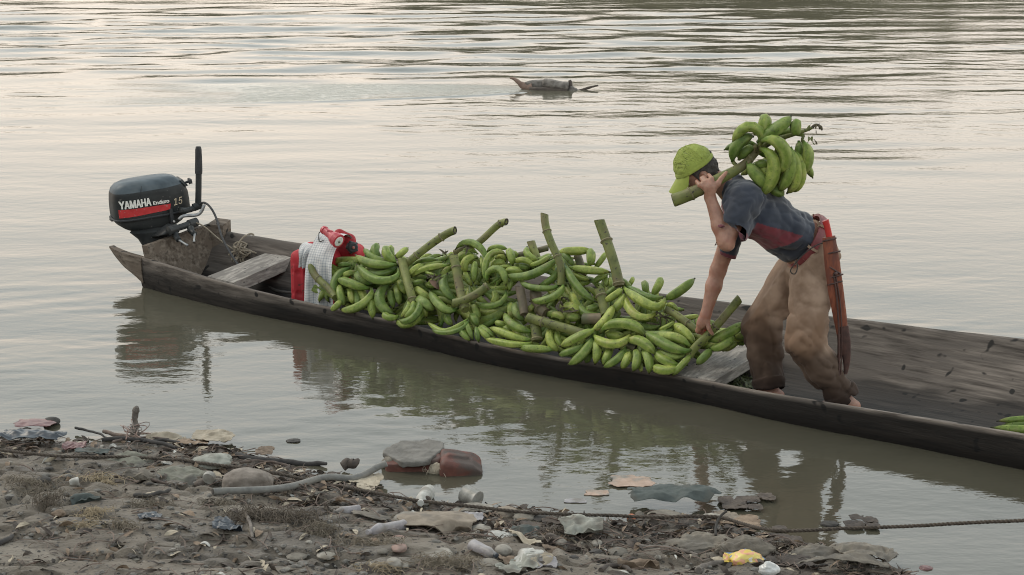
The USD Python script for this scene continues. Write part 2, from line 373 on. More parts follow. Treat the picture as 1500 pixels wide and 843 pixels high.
water = usdkit.material(stage, '/World/Looks/water', {
    'g': ('geometry', {}), 'mp': ('mapping', {'scale': (1.0, 1.9, 1.0)}), 'n': ('noise_texture', {'scale': 9.0, 'detail': 3.0, 'roughness': 0.5}),
    'b': ('bump', {'strength': 0.09, 'distance': 0.02}), 'mp2': ('mapping', {'scale': (0.5, 0.7, 1.0)}), 'n2': ('noise_texture', {'scale': 1.1, 'detail': 3.0}),
    'r': ('rgb_ramp', {'ramp': [(0.3, (0.038, 0.035, 0.025)), (0.7, (0.050, 0.046, 0.033))]}),
    'p': ('principled_bsdf', {'roughness': 0.035, 'ior': 1.40, 'specular_ior_level': 0.5}),
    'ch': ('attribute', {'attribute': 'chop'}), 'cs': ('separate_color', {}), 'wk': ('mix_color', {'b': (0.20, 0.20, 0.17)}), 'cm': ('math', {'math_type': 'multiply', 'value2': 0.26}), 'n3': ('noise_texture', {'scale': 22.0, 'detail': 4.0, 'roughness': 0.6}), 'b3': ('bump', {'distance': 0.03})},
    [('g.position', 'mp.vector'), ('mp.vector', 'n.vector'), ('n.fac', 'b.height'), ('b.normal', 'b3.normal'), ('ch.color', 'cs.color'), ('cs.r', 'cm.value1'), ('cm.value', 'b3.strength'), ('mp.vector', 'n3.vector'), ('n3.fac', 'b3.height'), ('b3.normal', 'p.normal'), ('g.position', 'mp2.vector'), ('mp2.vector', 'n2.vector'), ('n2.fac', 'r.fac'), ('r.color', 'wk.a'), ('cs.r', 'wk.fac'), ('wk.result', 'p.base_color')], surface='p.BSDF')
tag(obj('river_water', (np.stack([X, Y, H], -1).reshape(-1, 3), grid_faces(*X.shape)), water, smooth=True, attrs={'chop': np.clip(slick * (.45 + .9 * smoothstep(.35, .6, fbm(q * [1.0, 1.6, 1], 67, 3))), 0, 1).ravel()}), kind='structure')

# far bank with its trees: only their broken reflections reach the picture
xs, ys = np.linspace(-320, 320, 65), np.r_[108, 110, 112, 116, 125, 150, 220, 420]
X, Y = np.meshgrid(xs, ys, indexing='ij')
Z = -0.8 + 2.6 * smoothstep(108, 117, Y) + 2 * fbm(np.stack([X, Y, 0 * X], -1) * 0.03, 9, 2) * smoothstep(112, 130, Y)
far_soil = mat('far_soil', (0.10, 0.09, 0.06), (0.07, 0.09, 0.035), scale=0.2, rough=0.9)
tag(obj('far_bank', (np.stack([X, Y, Z], -1).reshape(-1, 3), grid_faces(*X.shape)), far_soil, smooth=True), kind='structure')
leafy = mat('far_leaves', (0.14, 0.135, 0.070), (0.20, 0.18, 0.105), scale=0.35, rough=0.8, transl=0.3)  # leaf colour lightened to stand in for distance haze
r = np.random.default_rng(12)
clumps = []
for _ in range(46):
    d = r.normal(size=3); d /= np.linalg.norm(d); c = d * np.array([3.4, 3.4, 3.6]) * r.random() ** 0.4 + [0, 0, 7.6]
    n = 26; p = r.normal(size=(n, 3)); p /= np.linalg.norm(p, axis=1)[:, None]; p = c + p * (0.8 + 0.7 * r.random((n, 1)))
    a = r.normal(size=(n, 3)) * 0.42; b = r.normal(size=(n, 3)) * 0.42
    v = np.stack([p - a, p + b, p + a, p - b], 1).reshape(-1, 3); k = np.arange(n)[:, None] * 4
    clumps.append(tm(v, np.vstack([k + [0, 1, 2], k + [0, 2, 3]])))
trunk = tm(*tube(spline([(0, 0, 0), (0.1, 0, 3), (-0.1, 0.1, 8)], 8), np.linspace(0.35, 0.12, 8), 8)[:2])
pi = UsdGeom.PointInstancer.Define(stage, '/World/riverside_forest')
pr = UsdGeom.Xform.Define(stage, '/World/riverside_forest/tree')
obj('crown', cat_m(clumps), leafy, pr.GetPrim(), smooth=False)
obj('trunk', trunk, mat('far_bark', (0.09, 0.075, 0.06), rough=0.9), pr.GetPrim())
P, S, O = [], [], []
for k in range(420):
    x = r.uniform(-90, 110); y = r.uniform(113, 140)
    h = (0.56 + 0.42 * smoothstep(-22, 10, x)) * r.uniform(0.75, 1.25) * (0.7 if r.random() < 0.3 else 1)
    P.append((x, y, 1.0)); S.append((h * r.uniform(.9, 1.3), h * r.uniform(.9, 1.3), h)); a = r.uniform(0, math.pi); O.append((math.cos(a), 0, 0, math.sin(a)))
pi.CreatePrototypesRel().SetTargets([pr.GetPath()])
pi.CreateProtoIndicesAttr(Vt.IntArray([0] * len(P)))
pi.CreatePositionsAttr(Vt.Vec3fArray([Gf.Vec3f(*p) for p in P])); pi.CreateScalesAttr(Vt.Vec3fArray([Gf.Vec3f(*map(float, p)) for p in S]))
pi.CreateOrientationsAttr(Vt.QuathArray([Gf.Quath(*map(float, o)) for o in O]))
tag(pi.GetPrim(), 'mass of green trees along the far bank mirrored in the water', 'trees', None, 'stuff')
# ================================================================ the dugout canoe
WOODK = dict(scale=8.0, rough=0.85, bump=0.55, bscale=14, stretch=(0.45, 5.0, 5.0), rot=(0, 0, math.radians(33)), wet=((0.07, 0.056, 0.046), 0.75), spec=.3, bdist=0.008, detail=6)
wood = mat('old_wood', (0.062, 0.045, 0.032), (0.185, 0.150, 0.118), c3=(0.115, 0.088, 0.066), spot=(15, 0.69, (0.014, 0.012, 0.010)), **WOODK)
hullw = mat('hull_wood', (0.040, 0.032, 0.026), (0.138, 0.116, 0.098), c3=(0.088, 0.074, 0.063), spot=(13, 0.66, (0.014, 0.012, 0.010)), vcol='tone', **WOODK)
pale = mat('pale_plank', (0.135, 0.118, 0.100), (0.31, 0.28, 0.245), scale=11, rough=0.8, bump=0.6, bscale=26, stretch=(5, 1.0, 6), rot=(0, 0, math.radians(33)), spot=(34, 0.68, (0.05, 0.045, 0.04)), c3=(0.13, 0.115, 0.10))
AX = np.array([0.838, -0.545, 0.0]); BX = np.array([0.545, 0.838, 0.0]); UZ = np.array([0, 0, 1.0])
# stations: near rim (photo u, v, height), inside width to the far rim, height of the far rim
near_rim = [((203, 377), .205), ((300, 407), .18), ((420, 438), .15), ((600, 477), .13), ((740, 511), .12), ((986, 551), .13), ((1100, 573), .14), ((1300, 606), .16), ((1500, 639), .18), ((1800, 694), .22)]
far_rim = [((310, 336), .315), ((425, 355), .30), ((560, 373), .30), ((760, 401), .30), ((880, 418), .30), ((1000, 435), .30), ((1150, 455), .30), ((1250, 468), .305), ((1500, 497), .33), ((1800, 532), .36)]
NR = spline([atz(*p, z) for p, z in near_rim], 60); FR = spline([atz(*p, z) for p, z in far_rim], 400)
def hull_section(p):
    g = FR[np.argmin(np.abs((FR - p) @ AX))]
    c = (g - p) @ BX; zn, zf = p[2], g[2]
    t = [(0.0, zn), (0.030, zn + .002), (0.042, zn - .010), (0.075, .10), (0.12, .042), (0.18, .028), (0.40 * c, .022), (0.60 * c, .028), (0.68 * c, .050), (0.80 * c, .135), (0.91 * c, .23), (c - .018, zf - .012), (c - 0.008, zf), (c + .024, zf), (c + .034, zf - .02),
         (c - .01, .20), (0.86 * c, .06), (0.74 * c, -.03), (0.5 * c, -.055), (0.25 * c, -.055), (0.07, -.05), (0.020, .0), (0.006, .06)]
    b = (BX * 1.0)
    o = p.copy(); o[2] = 0
    return np.array([o + b * a + UZ * z for a, z in t])
# finer: resample each section evenly so that grain relief has vertices
def dense(sec, keep=6):
    s = np.vstack([sec, sec[:1]]); out = []
    for a, b in zip(s[:-1], s[1:]):
        for k in range(keep if np.linalg.norm(b - a) > .06 else 2): out.append(a + (b - a) * k / (keep if np.linalg.norm(b - a) > .06 else 2))
    return np.array(out)
secs = [dense(hull_section(p)) for p in spline(NR, 170)]
m = min(len(s) for s in secs)
secs = [trimesh.path.traversal.resample_path(np.vstack([s, s[:1]]), count=110)[:-1] if len(s) != 109 else s for s in secs] if len(set(map(len, secs))) > 1 else secs
secs = np.array(secs); ns, nk = secs.shape[:2]
V = secs.reshape(-1, 3)
V = V + np.stack([0 * V[:, 0], 0 * V[:, 0], 0.010 * (fbm(V * 3.0, 71, 3) - .5)], 1) + BX * (0.008 * (fbm(V * [4, 4, 9], 72, 3) - .5))[:, None]
i, j = np.meshgrid(np.arange(ns - 1), np.arange(nk), indexing='ij'); j2 = (j + 1) % nk
a, b, c, d = i * nk + j, i * nk + j2, (i + 1) * nk + j2, (i + 1) * nk + j
F = np.vstack([np.stack([a.ravel(), c.ravel(), b.ravel()], 1), np.stack([a.ravel(), d.ravel(), c.ravel()], 1)])
e = len(V); V = np.vstack([V, secs[0].mean(0), secs[-1].mean(0)])
jj = np.arange(nk); j2 = (jj + 1) % nk
F = np.vstack([F, np.stack([np.full(nk, e), jj, j2], 1), np.stack([np.full(nk, e + 1), (ns - 1) * nk + j2, (ns - 1) * nk + jj], 1)])
# darkening: waterline and bilge are wet; the outer face midships carries painted shade too
rimd = np.array([np.min((v - NR) @ BX) if False else 0 for v in V[:1]])
from scipy.spatial import cKDTree
kd = cKDTree(NR[:, :2]); _, ix = kd.query(V[:, :2]); across = np.einsum('ij,ij->i', V[:, :2] - NR[ix][:, :2], np.tile(BX[:2], (len(V), 1)))
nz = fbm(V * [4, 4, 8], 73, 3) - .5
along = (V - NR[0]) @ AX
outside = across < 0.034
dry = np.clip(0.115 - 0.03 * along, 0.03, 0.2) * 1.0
wet_shade_out = smoothstep(dry + 0.03, dry - 0.01, V[:, 2] + 0.05 * nz) * 0.85 + 0.92 * smoothstep(0.9, 2.4, along) * (V[:, 2] < NR[ix][:, 2] - .012) * 1.0  # darkening of the whole outer face midships is shade put into the colour
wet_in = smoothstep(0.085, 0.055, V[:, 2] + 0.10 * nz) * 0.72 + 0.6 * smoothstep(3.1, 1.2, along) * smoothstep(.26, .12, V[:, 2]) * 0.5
wet_or_shade = np.clip(np.where(outside & (V[:, 2] < NR[ix][:, 2] - .006), wet_shade_out, wet_in), 0, 1)
canoe = thing('dugout_canoe', 'long weathered wooden dugout canoe loaded with green plantains beside the bank', 'canoe')
rim = smoothstep(.020, .004, np.abs(V[:, 2] - NR[ix][:, 2])) * (across < .055) + smoothstep(.03, .01, np.abs(across - np.interp(along, [-1, 0, 8], [.70, .70, 1.3]))) * 0
tone = 1 + .75 * rim * (.6 + .8 * fbm(V * [5, 5, 5], 74, 2)) + .02 * (across > .1) + .30 * smoothstep(.03, .10, V[:, 2]) * smoothstep(.50, .62, fbm(V * [2.0, 2.0, 6], 75, 3)) * (across > .1)
obj('hull', (V, F), hullw, canoe, smooth=True, attrs={'wet': wet_or_shade, 'tone': tone})  # the wet value also holds the painted shade of the outer face
# the near side runs on past the transom to a blunt tip
tip = [atz(160, 361, .215), atz(172, 368, .21), atz(190, 374, .207), atz(206, 379, .203)]
tv = []
for p, dp in zip(spline(tip, 12), np.linspace(0.022, 0.17, 12)):
    w = 0.045; o = p.copy()
    tv.append([o, o + BX * w, o + BX * (w + .01) - UZ * dp * .5, o + BX * (w + .02) - UZ * dp, o + BX * .012 - UZ * dp, o + BX * .0 - UZ * dp * .5])
tv = np.array(tv); k = tv.shape[1]
def loft(R):
    n, k = R.shape[:2]; v = R.reshape(-1, 3)
    i, j = np.meshgrid(np.arange(n - 1), np.arange(k), indexing='ij'); j2 = (j + 1) % k
    a, b, c, d = i * k + j, i * k + j2, (i + 1) * k + j2, (i + 1) * k + j
    f = np.vstack([np.stack([a.ravel(), c.ravel(), b.ravel()], 1), np.stack([a.ravel(), d.ravel(), c.ravel()], 1)])
    e = len(v); v = np.vstack([v, R[0].mean(0), R[-1].mean(0)]); jj = np.arange(k); j2 = (jj + 1) % k
    f = np.vstack([f, np.stack([np.full(k, e), jj, j2], 1), np.stack([np.full(k, e + 1), (n - 1) * k + j2, (n - 1) * k + jj], 1)])
    m = trimesh.Trimesh(v, f, process=False)
    if m.volume < 0: m.invert()
    return m
def wooden(m, edge=0.03, amp=0.006, seed=1):
    m = subdiv(m, edge); v = np.array(m.vertices); n = np.array(m.vertex_normals)
    return trimesh.Trimesh(v + n * (amp * (fbm(v * 9, seed, 3) - .5) * 2)[:, None], m.faces, process=False)
st = wooden(loft(tv), .04, .004)
obj('stern_spur', st, wood, canoe, smooth=35, attrs=None)
# transom board standing across the stern, with the carved knee at its far end
tn, tf = atz(207, 360, .285), aty(322, 322, 12.95)
bn, bf = atz(216, 384, .19) + BX * .03, tf * [1, 1, 0] + UZ * .05
tb = []
for s in np.linspace(0, 1, 9):
    top = tn + (tf - tn) * s; bot = bn + (bf - bn) * s; bot = bot * [1, 1, 0] + UZ * (0.02 if s > .12 else .08)
    tb.append([top, top + AX * .045 + UZ * .004, top * .5 + bot * .5 + AX * (.05 + .03 * s), bot + AX * .09, bot - AX * .01])
obj('transom', wooden(loft(np.array(tb)), .035, .008, 4), wood, canoe, smooth=40)
kn = aty(309, 326, 12.9)
kb = [[kn + BX * .06, kn + BX * .06 + AX * .12, kn - BX * .03 + AX * .13, kn - BX * .06 + AX * .02]]
for s, gx in ((.35, 0), (.7, .02), (1.0, .06)):
    z = kn[2] * (1 - s) + .03 * s
    kb.append([np.r_[(q + AX * gx * .5 - BX * gx)[:2], z] for q in kb[0]])
kb[0] = [q + UZ * (.02 * (i in (0, 1))) for i, q in enumerate(kb[0])]
obj('knee', wooden(loft(np.array(kb)), .03, .006, 5), wood, canoe, smooth=40, label='carved knee block at the far stern corner')
# two thwarts
def plank(nl, nr, fl, fr, th):
    up = np.array([nl, nr, fr, fl]); return wooden(block(up - UZ * th, up, .004), .05, .0025, 7)
obj('thwart', plank(atz(301, 406, .186) + BX * .02, atz(338, 415.5, .172) + BX * .02, atz(420, 359, .235), atz(452, 366, .235), .075), pale, canoe, smooth=30, label='stern thwart of pale grey plank')
nl, nr = atz(987, 550, .137) + BX * .03, atz(1042, 560, .141) + BX * .03
obj('thwart', plank(nl, nr, nl + BX * .90 + UZ * .03, nr + BX * .90 + UZ * .03, .058), pale, canoe, smooth=30, label='middle thwart of pale speckled plank')
p = nr + BX * .62 + AX * .03
obj('rib', wooden(block(np.array([p - UZ * .11, p + AX * .10 - UZ * .115, p + AX * .13 + BX * .30 - UZ * .11, p + BX * .30 - UZ * .1]), np.array([p + BX * .2 + UZ * .02, p + BX * .2 + AX * .05, p + BX * .3 + AX * .07 + UZ * .03, p + BX * .3 + UZ * .06])), .04, .005, 9), pale, canoe, smooth=30, label='pale wedge-shaped rib behind the legs')
# ================================================================ the plantains: (width, lift off the heap, points) in photo pixels
PILE = {
 'left': ([(10.4, 0.07, [(455.6, 385.5), (461.3, 403.5), (472.7, 414.9), (490.8, 435.8)])],
  [(11.0, 0.05, [(512.0, 393.1), (495.5, 403.5), (488.9, 418.7), (493.0, 433.9)]),
   (9.1, 0.03, [(523.0, 398.8), (511.6, 400.7), (501.2, 405.4)]),
   (12.9, 0.07, [(541.1, 422.5), (521.1, 418.7), (505.9, 413.0), (495.5, 410.2)]),
   (12.3, 0.08, [(543.9, 424.4), (538.2, 439.6), (521.1, 451.0), (501.2, 452.9)]),
   (11.0, 0.05, [(499.3, 418.7), (498.4, 432.0), (504.0, 447.2)]),
   (7.2, 0.03, [(514.5, 388.7), (505.9, 387.4), (496.5, 389.3)]),
   (12.5, 0.03, [(543.0, 416.8), (530.6, 411.1), (524.0, 400.7)]),
   (9.9, 0.03, [(513.5, 424.4), (514.5, 435.8), (517.0, 445.3)]),
   (12.5, 0.05, [(543.0, 433.9), (544.9, 451.0), (546.2, 466.2)]),
   (9.1, 0.08, [(498.4, 441.5), (491.7, 449.1), (486.0, 453.9)]),
   (11.4, 0.01, [(524.9, 422.5), (532.5, 433.9), (536.3, 449.1)]),
   (11.4, 0.01, [(519.2, 426.3), (524.9, 441.5), (524.9, 452.9)])]),
 'peeled': ([(10.0, 0.09, [(583.1, 388.1), (589.7, 383.2)])],
  [(13.3, 0.1, [(581.4, 388.1), (564.8, 388.1), (543.2, 385.7), (523.3, 374.9)]),
   (12.3, 0.12, [(583.1, 394.8), (576.4, 408.9), (554.8, 411.4), (533.2, 399.8), (523.6, 389.0)]),
   (9.6, 0.07, [(579.7, 393.1), (559.8, 401.4), (539.9, 398.1)]),
   (10.3, 0.07, [(576.4, 384.8), (551.5, 379.8), (539.9, 372.4), (534.1, 364.9)]),
   (13.0, 0.05, [(559.8, 381.5), (549.8, 371.5), (554.0, 359.1)]),
   (13.6, 0.08, [(580.6, 384.0), (569.8, 376.5), (566.5, 363.2)]),
   (9.3, 0.06, [(581.4, 377.4), (588.0, 371.5), (596.7, 364.1)]),
   (11.6, 0.04, [(576.4, 379.8), (571.4, 369.9), (573.9, 363.2)]),
   (11.6, 0.04, [(581.4, 391.5), (564.8, 394.8), (541.5, 391.5)])]),
 'ring': ([(12.6, 0.1, [(588.9, 379.0), (596.3, 411.4), (603.8, 437.1), (605.5, 442.9)])],
  [(14.6, 0.07, [(571.8, 415.5), (557.3, 429.7), (558.1, 446.3), (576.4, 458.7)]),
   (10.0, 0.1, [(583.1, 463.7), (572.3, 466.2), (563.1, 459.5)]),
   (8.6, 0.09, [(599.7, 440.4), (596.3, 454.6), (588.0, 463.7)]),
   (8.6, 0.11, [(604.6, 441.3), (603.0, 456.2), (593.0, 464.5)]),
   (10.3, 0.12, [(609.6, 441.3), (612.9, 456.2), (603.0, 467.8), (586.4, 467.8)]),
   (12.0, 0.09, [(613.8, 451.2), (609.6, 467.8), (596.3, 474.8), (583.1, 469.5)]),
   (15.3, 0.09, [(612.1, 438.0), (624.6, 446.3), (636.2, 454.6)]),
   (12.3, 0.07, [(613.8, 439.6), (620.4, 454.6), (624.6, 464.5)]),
   (10.3, 0.03, [(571.4, 426.3), (573.1, 439.6), (576.4, 451.2)]),
   (10.3, 0.05, [(584.7, 413.1), (589.7, 421.4), (593.8, 430.5)]),
   (10.0, 0.02, [(579.7, 419.7), (583.1, 433.0), (584.7, 446.3)]),
   (12.3, 0.05, [(609.6, 423.0), (617.9, 429.7), (630.4, 438.0)])]),
 'long': ([(11.6, 0.1, [(666.5, 337.8), (648.1, 346.7), (613.1, 372.2), (595.3, 386.5)])],
  [(7.4, 0.04, [(607.1, 387.6), (623.7, 381.1), (639.2, 381.1)]),
   (9.7, 0.07, [(657.0, 388.2), (636.8, 391.2), (617.8, 395.9), (603.0, 406.6)]),
   (10.0, 0.08, [(619.6, 388.8), (607.1, 394.8), (600.0, 403.1)]),
   (7.4, 0.06, [(622.5, 411.4), (611.9, 413.7), (603.6, 415.5)]),
   (4.0, 0.08, [(622.5, 398.3), (633.2, 401.9), (641.5, 403.7)]),
   (7.6, 0.05, [(643.9, 404.8), (635.6, 410.2), (628.5, 414.9)]),
   (7.6, 0.03, [(614.2, 393.6), (629.7, 388.8), (647.5, 384.1)]),
   (8.3, 0.02, [(623.7, 414.9), (635.6, 418.5), (645.1, 414.9)])]),
 'second': ([(10.1, 0.03, [(741.8, 325.3), (725.8, 333.1), (700.9, 355.6), (683.1, 363.9), (666.5, 370.4)])],
  [(10.4, 0.09, [(712.7, 386.5), (709.2, 371.0), (697.3, 358.6), (681.9, 355.6), (668.6, 364.9)]),
   (6.4, 0.05, [(699.7, 372.2), (690.2, 366.3), (679.5, 368.1)]),
   (10.0, 0.05, [(693.7, 375.8), (683.1, 371.6), (673.6, 377.0), (670.6, 384.7)]),
   (11.9, 0.07, [(698.5, 378.1), (686.6, 379.3), (680.7, 386.5), (684.8, 397.7)]),
   (9.3, 0.08, [(696.1, 384.1), (694.9, 398.3), (693.7, 413.7)]),
   (9.7, 0.06, [(681.9, 400.7), (685.4, 410.2), (690.8, 418.5)]),
   (5.9, 0.05, [(704.4, 375.8), (706.2, 387.6), (705.6, 398.3)])]),
 'thick': ([(13.1, 0.12, [(664.1, 374.6), (668.6, 394.2), (671.2, 410.2), (681.9, 454.1)])],
  [(8.0, 0.12, [(685.4, 466.9), (671.2, 477.6), (652.7, 485.4), (639.8, 482.5), (627.0, 473.7)]),
   (7.1, 0.14, [(686.1, 469.7), (669.7, 484.7), (648.4, 487.9), (634.2, 482.5)]),
   (8.8, 0.11, [(681.8, 472.6), (686.1, 482.5), (692.5, 496.8)]),
   (8.8, 0.12, [(673.3, 481.8), (679.7, 491.1), (688.2, 498.9)]),
   (11.4, 0.07, [(691.1, 462.6), (696.8, 471.2), (699.6, 478.3)]),
   (8.8, 0.11, [(698.9, 481.1), (699.6, 491.1), (701.3, 501.0)]),
   (8.8, 0.11, [(702.5, 479.7), (708.9, 488.9), (719.5, 498.2)]),
   (8.5, 0.1, [(703.2, 478.3), (713.8, 485.4), (725.2, 494.6)]),
   (10.5, 0.05, [(656.2, 459.8), (656.9, 469.7), (662.6, 476.8)]),
   (13.1, 0.08, [(669.7, 441.3), (655.5, 429.9), (649.1, 415.7), (655.2, 402.6)]),
   (12.8, 0.11, [(669.7, 451.9), (658.3, 455.5), (642.7, 446.3), (630.6, 428.2)]),
   (11.7, 0.05, [(691.1, 449.8), (698.2, 459.8), (699.6, 470.4)])]),
 'arch': ([(12.2, 0.14, [(662.6, 444.4), (685.4, 437.7), (703.9, 427.0), (714.6, 418.5)])],
  [(10.0, 0.12, [(711.3, 411.2), (709.7, 393.4), (717.8, 373.8), (729.7, 368.5), (739.8, 373.8)]),
   (7.4, 0.06, [(714.2, 369.1), (726.1, 362.0), (742.1, 365.5)]),
   (10.7, 0.14, [(714.2, 411.2), (716.6, 398.1), (729.7, 394.0), (739.2, 406.5), (740.9, 418.3)]),
   (4.0, 0.1, [(719.6, 415.9), (727.3, 410.0), (733.2, 405.3)]),
   (6.9, 0.09, [(743.9, 409.4), (747.5, 417.1), (745.7, 426.0)]),
   (10.9, 0.09, [(764.1, 398.1), (753.4, 396.4), (742.1, 398.7)]),
   (11.9, 0.08, [(745.1, 367.3), (748.9, 376.8), (751.0, 388.1)]),
   (10.0, 0.07, [(740.3, 387.5), (730.9, 384.5), (722.0, 391.0)]),
   (5.2, 0.09, [(748.7, 390.4), (739.2, 390.4), (731.4, 391.6)]),
   (8.3, 0.05, [(729.7, 379.2), (736.8, 375.6), (740.3, 382.7)]),
   (9.1, 0.08, [(740.2, 427.0), (731.6, 445.5), (713.8, 449.1), (698.2, 442.7)]),
   (10.0, 0.04, [(722.4, 428.5), (725.2, 438.4), (719.5, 445.5)])]),
 'tall': ([(11.5, 0.13, [(797.6, 313.9), (800.9, 338.0), (810.0, 362.2), (819.1, 383.0), (822.4, 401.3), (821.7, 418.3)])],
  [(12.1, 0.14, [(816.9, 377.4), (806.8, 387.5), (783.1, 401.1), (764.1, 405.9), (742.1, 403.5)]),
   (7.4, 0.09, [(805.6, 374.4), (792.6, 383.9), (777.7, 388.1)]),
   (9.7, 0.08, [(772.4, 363.1), (775.9, 375.6), (788.4, 380.9)]),
   (8.5, 0.08, [(784.3, 391.0), (768.8, 380.9), (755.2, 384.5)]),
   (9.5, 0.1, [(813.3, 389.8), (813.3, 404.1), (802.1, 413.6), (791.4, 416.5)]),
   (9.3, 0.13, [(818.7, 417.7), (810.4, 421.9), (790.2, 422.5), (773.6, 419.5), (762.7, 411.0)]),
   (10.9, 0.15, [(824.0, 417.7), (818.7, 430.2), (802.1, 439.1), (780.7, 439.1)]),
   (12.5, 0.08, [(820.4, 369.0), (836.1, 368.0), (850.4, 367.4), (865.4, 366.7)]),
   (12.8, 0.07, [(863.5, 367.4), (865.4, 377.8), (864.1, 389.6)]),
   (9.4, 0.07, [(823.0, 372.6), (832.2, 379.1), (840.6, 390.2)]),
   (11.5, 0.14, [(827.6, 388.9), (836.1, 405.2), (850.4, 424.8), (872.0, 441.1)]),
   (11.5, 0.11, [(834.8, 392.2), (853.0, 394.8), (871.3, 396.7), (892.8, 398.7)]),
   (8.1, 0.08, [(838.7, 398.7), (850.4, 406.5), (863.5, 409.8)]),
   (9.1, 0.05, [(863.5, 414.3), (854.3, 414.3), (847.8, 418.3)])]),
 'darkcut': ([(11.9, 0.05, [(777.7, 354.2), (781.9, 366.1), (787.2, 379.2)])],
  [(9.5, 0.04, [(787.2, 379.2), (794.9, 380.3), (806.8, 373.2)]),
   (9.5, 0.04, [(759.3, 389.8), (766.5, 391.0), (775.9, 393.4)])]),
 'backstalk': ([(8.8, 0.02, [(803.2, 363.1), (783.1, 368.5), (758.1, 374.4)])],
  [(10.7, 0.03, [(757.0, 374.4), (752.2, 373.2), (747.5, 375.6)]),
   (9.5, 0.02, [(745.1, 379.2), (738.0, 375.6), (727.3, 379.2)])]),
 'brownback': ([(11.7, 0.03, [(845.9, 375.2), (851.1, 390.9), (853.0, 403.9)])],
  [(8.1, 0.03, [(871.3, 393.5), (879.1, 383.0), (887.6, 371.3)]),
   (9.1, 0.05, [(890.9, 401.3), (879.1, 406.5), (870.0, 414.3)]),
   (8.1, 0.05, [(888.9, 406.5), (888.3, 418.3)]),
   (6.3, 0.05, [(893.5, 406.5), (895.4, 419.6)]),
   (7.8, 0.04, [(858.3, 409.1), (868.7, 411.7), (876.5, 418.3)])]),
 'right': ([(15.4, 0.13, [(877.8, 323.0), (888.9, 354.3), (900.0, 388.3), (907.2, 419.6)])],
  [(13.3, 0.14, [(914.4, 421.5), (927.5, 433.4), (945.3, 444.1), (961.9, 450.0), (973.2, 435.8)]),
   (10.0, 0.11, [(916.8, 420.3), (937.0, 430.4), (955.9, 437.0), (972.6, 434.0)]),
   (10.4, 0.14, [(910.9, 423.9), (900.2, 432.8), (887.1, 440.5)]),
   (12.1, 0.12, [(913.2, 432.2), (908.5, 444.1), (898.4, 455.9)]),
   (12.1, 0.12, [(915.6, 427.5), (921.5, 452.4), (937.0, 464.8), (950.0, 464.8), (961.3, 457.1)]),
   (7.4, 0.08, [(912.0, 409.7), (919.2, 416.8), (926.3, 421.5)]),
   (6.6, 0.04, [(919.2, 419.2), (923.9, 414.4), (927.2, 407.1)]),
   (10.2, 0.04, [(946.5, 431.0), (945.0, 421.5), (944.1, 414.4)]),
   (11.4, 0.06, [(955.9, 432.2), (963.1, 420.3), (968.1, 408.7)]),
   (13.3, 0.07, [(973.7, 438.1), (990.4, 429.8), (1014.7, 410.6)]),
   (7.4, 0.07, [(977.3, 448.2), (986.8, 448.8), (992.1, 455.4)]),
   (8.3, 0.07, [(903.7, 421.5), (894.2, 427.5), (887.1, 435.8)])]),
 'stub': ([(14.3, 0.13, [(877.2, 423.3), (882.2, 439.9), (887.2, 461.5)])],
  [(10.3, 0.09, [(877.2, 448.2), (866.4, 451.5), (860.6, 453.5)]),
   (10.3, 0.08, [(851.5, 441.5), (854.8, 456.5), (866.4, 461.5), (878.9, 458.1)]),
   (12.0, 0.08, [(837.4, 429.1), (843.2, 443.2), (849.8, 454.0)]),
   (13.9, 0.08, [(824.9, 451.5), (838.2, 450.7), (851.5, 458.1)]),
   (10.0, 0.06, [(879.7, 464.8), (893.0, 466.5), (902.9, 464.8)]),
   (11.6, 0.05, [(906.3, 456.5), (901.3, 463.1), (898.0, 473.1)])]),
 'facing': ([(16.3, 0.1, [(854.0, 467.3), (866.4, 467.3), (883.0, 466.5)])],
  [(13.0, 0.06, [(829.9, 464.8), (839.8, 464.8), (849.8, 465.6)]),
   (11.6, 0.05, [(826.6, 454.8), (831.5, 466.5), (833.2, 474.8)]),
   (10.3, 0.05, [(884.7, 464.8), (878.0, 468.1), (866.4, 474.8)])]),
 'brown': ([(13.1, 0.13, [(761.2, 420.7), (764.8, 439.9), (768.3, 460.6)])],
  [(12.8, 0.08, [(757.6, 444.2), (757.6, 459.8), (768.3, 469.1)]),
   (8.5, 0.08, [(781.1, 448.5), (776.8, 452.0), (774.0, 454.2)]),
   (11.4, 0.04, [(747.0, 445.6), (748.4, 455.6), (749.8, 467.0)])]),
 'shade': ([(17.4, 0.07, [(784.7, 428.5), (788.9, 448.5), (799.6, 459.8)])],
  [(10.0, 0.05, [(802.5, 462.7), (811.0, 459.8), (822.4, 462.7)]),
   (11.4, 0.03, [(779.7, 454.2), (779.7, 462.7), (782.5, 471.2)])]),
 'front': ([(15.9, 0.12, [(784.0, 474.1), (786.1, 488.3), (786.8, 499.7)])],
  [(12.8, 0.12, [(781.8, 486.9), (762.6, 481.9), (748.4, 474.1), (740.6, 459.8)]),
   (11.1, 0.12, [(780.4, 497.6), (756.9, 494.7), (735.6, 486.9), (717.8, 481.2)]),
   (10.5, 0.14, [(778.3, 502.5), (756.9, 505.4), (731.3, 501.8), (712.5, 497.6)]),
   (11.4, 0.13, [(813.8, 512.5), (788.2, 511.1), (763.3, 509.9)]),
   (8.8, 0.08, [(744.1, 476.9), (734.2, 474.8), (727.8, 472.7)]),
   (8.8, 0.07, [(738.4, 481.2), (744.1, 482.6), (749.8, 488.3)]),
   (8.8, 0.07, [(725.6, 486.9), (732.7, 491.2), (738.4, 495.4)])]),
 'hand': ([(13.7, 0.16, [(771.9, 464.8), (793.9, 471.5), (818.1, 478.3), (848.0, 486.9), (860.8, 491.2)])],
  [(13.0, 0.17, [(870.6, 483.9), (858.1, 488.9), (841.5, 497.2), (822.4, 506.6)]),
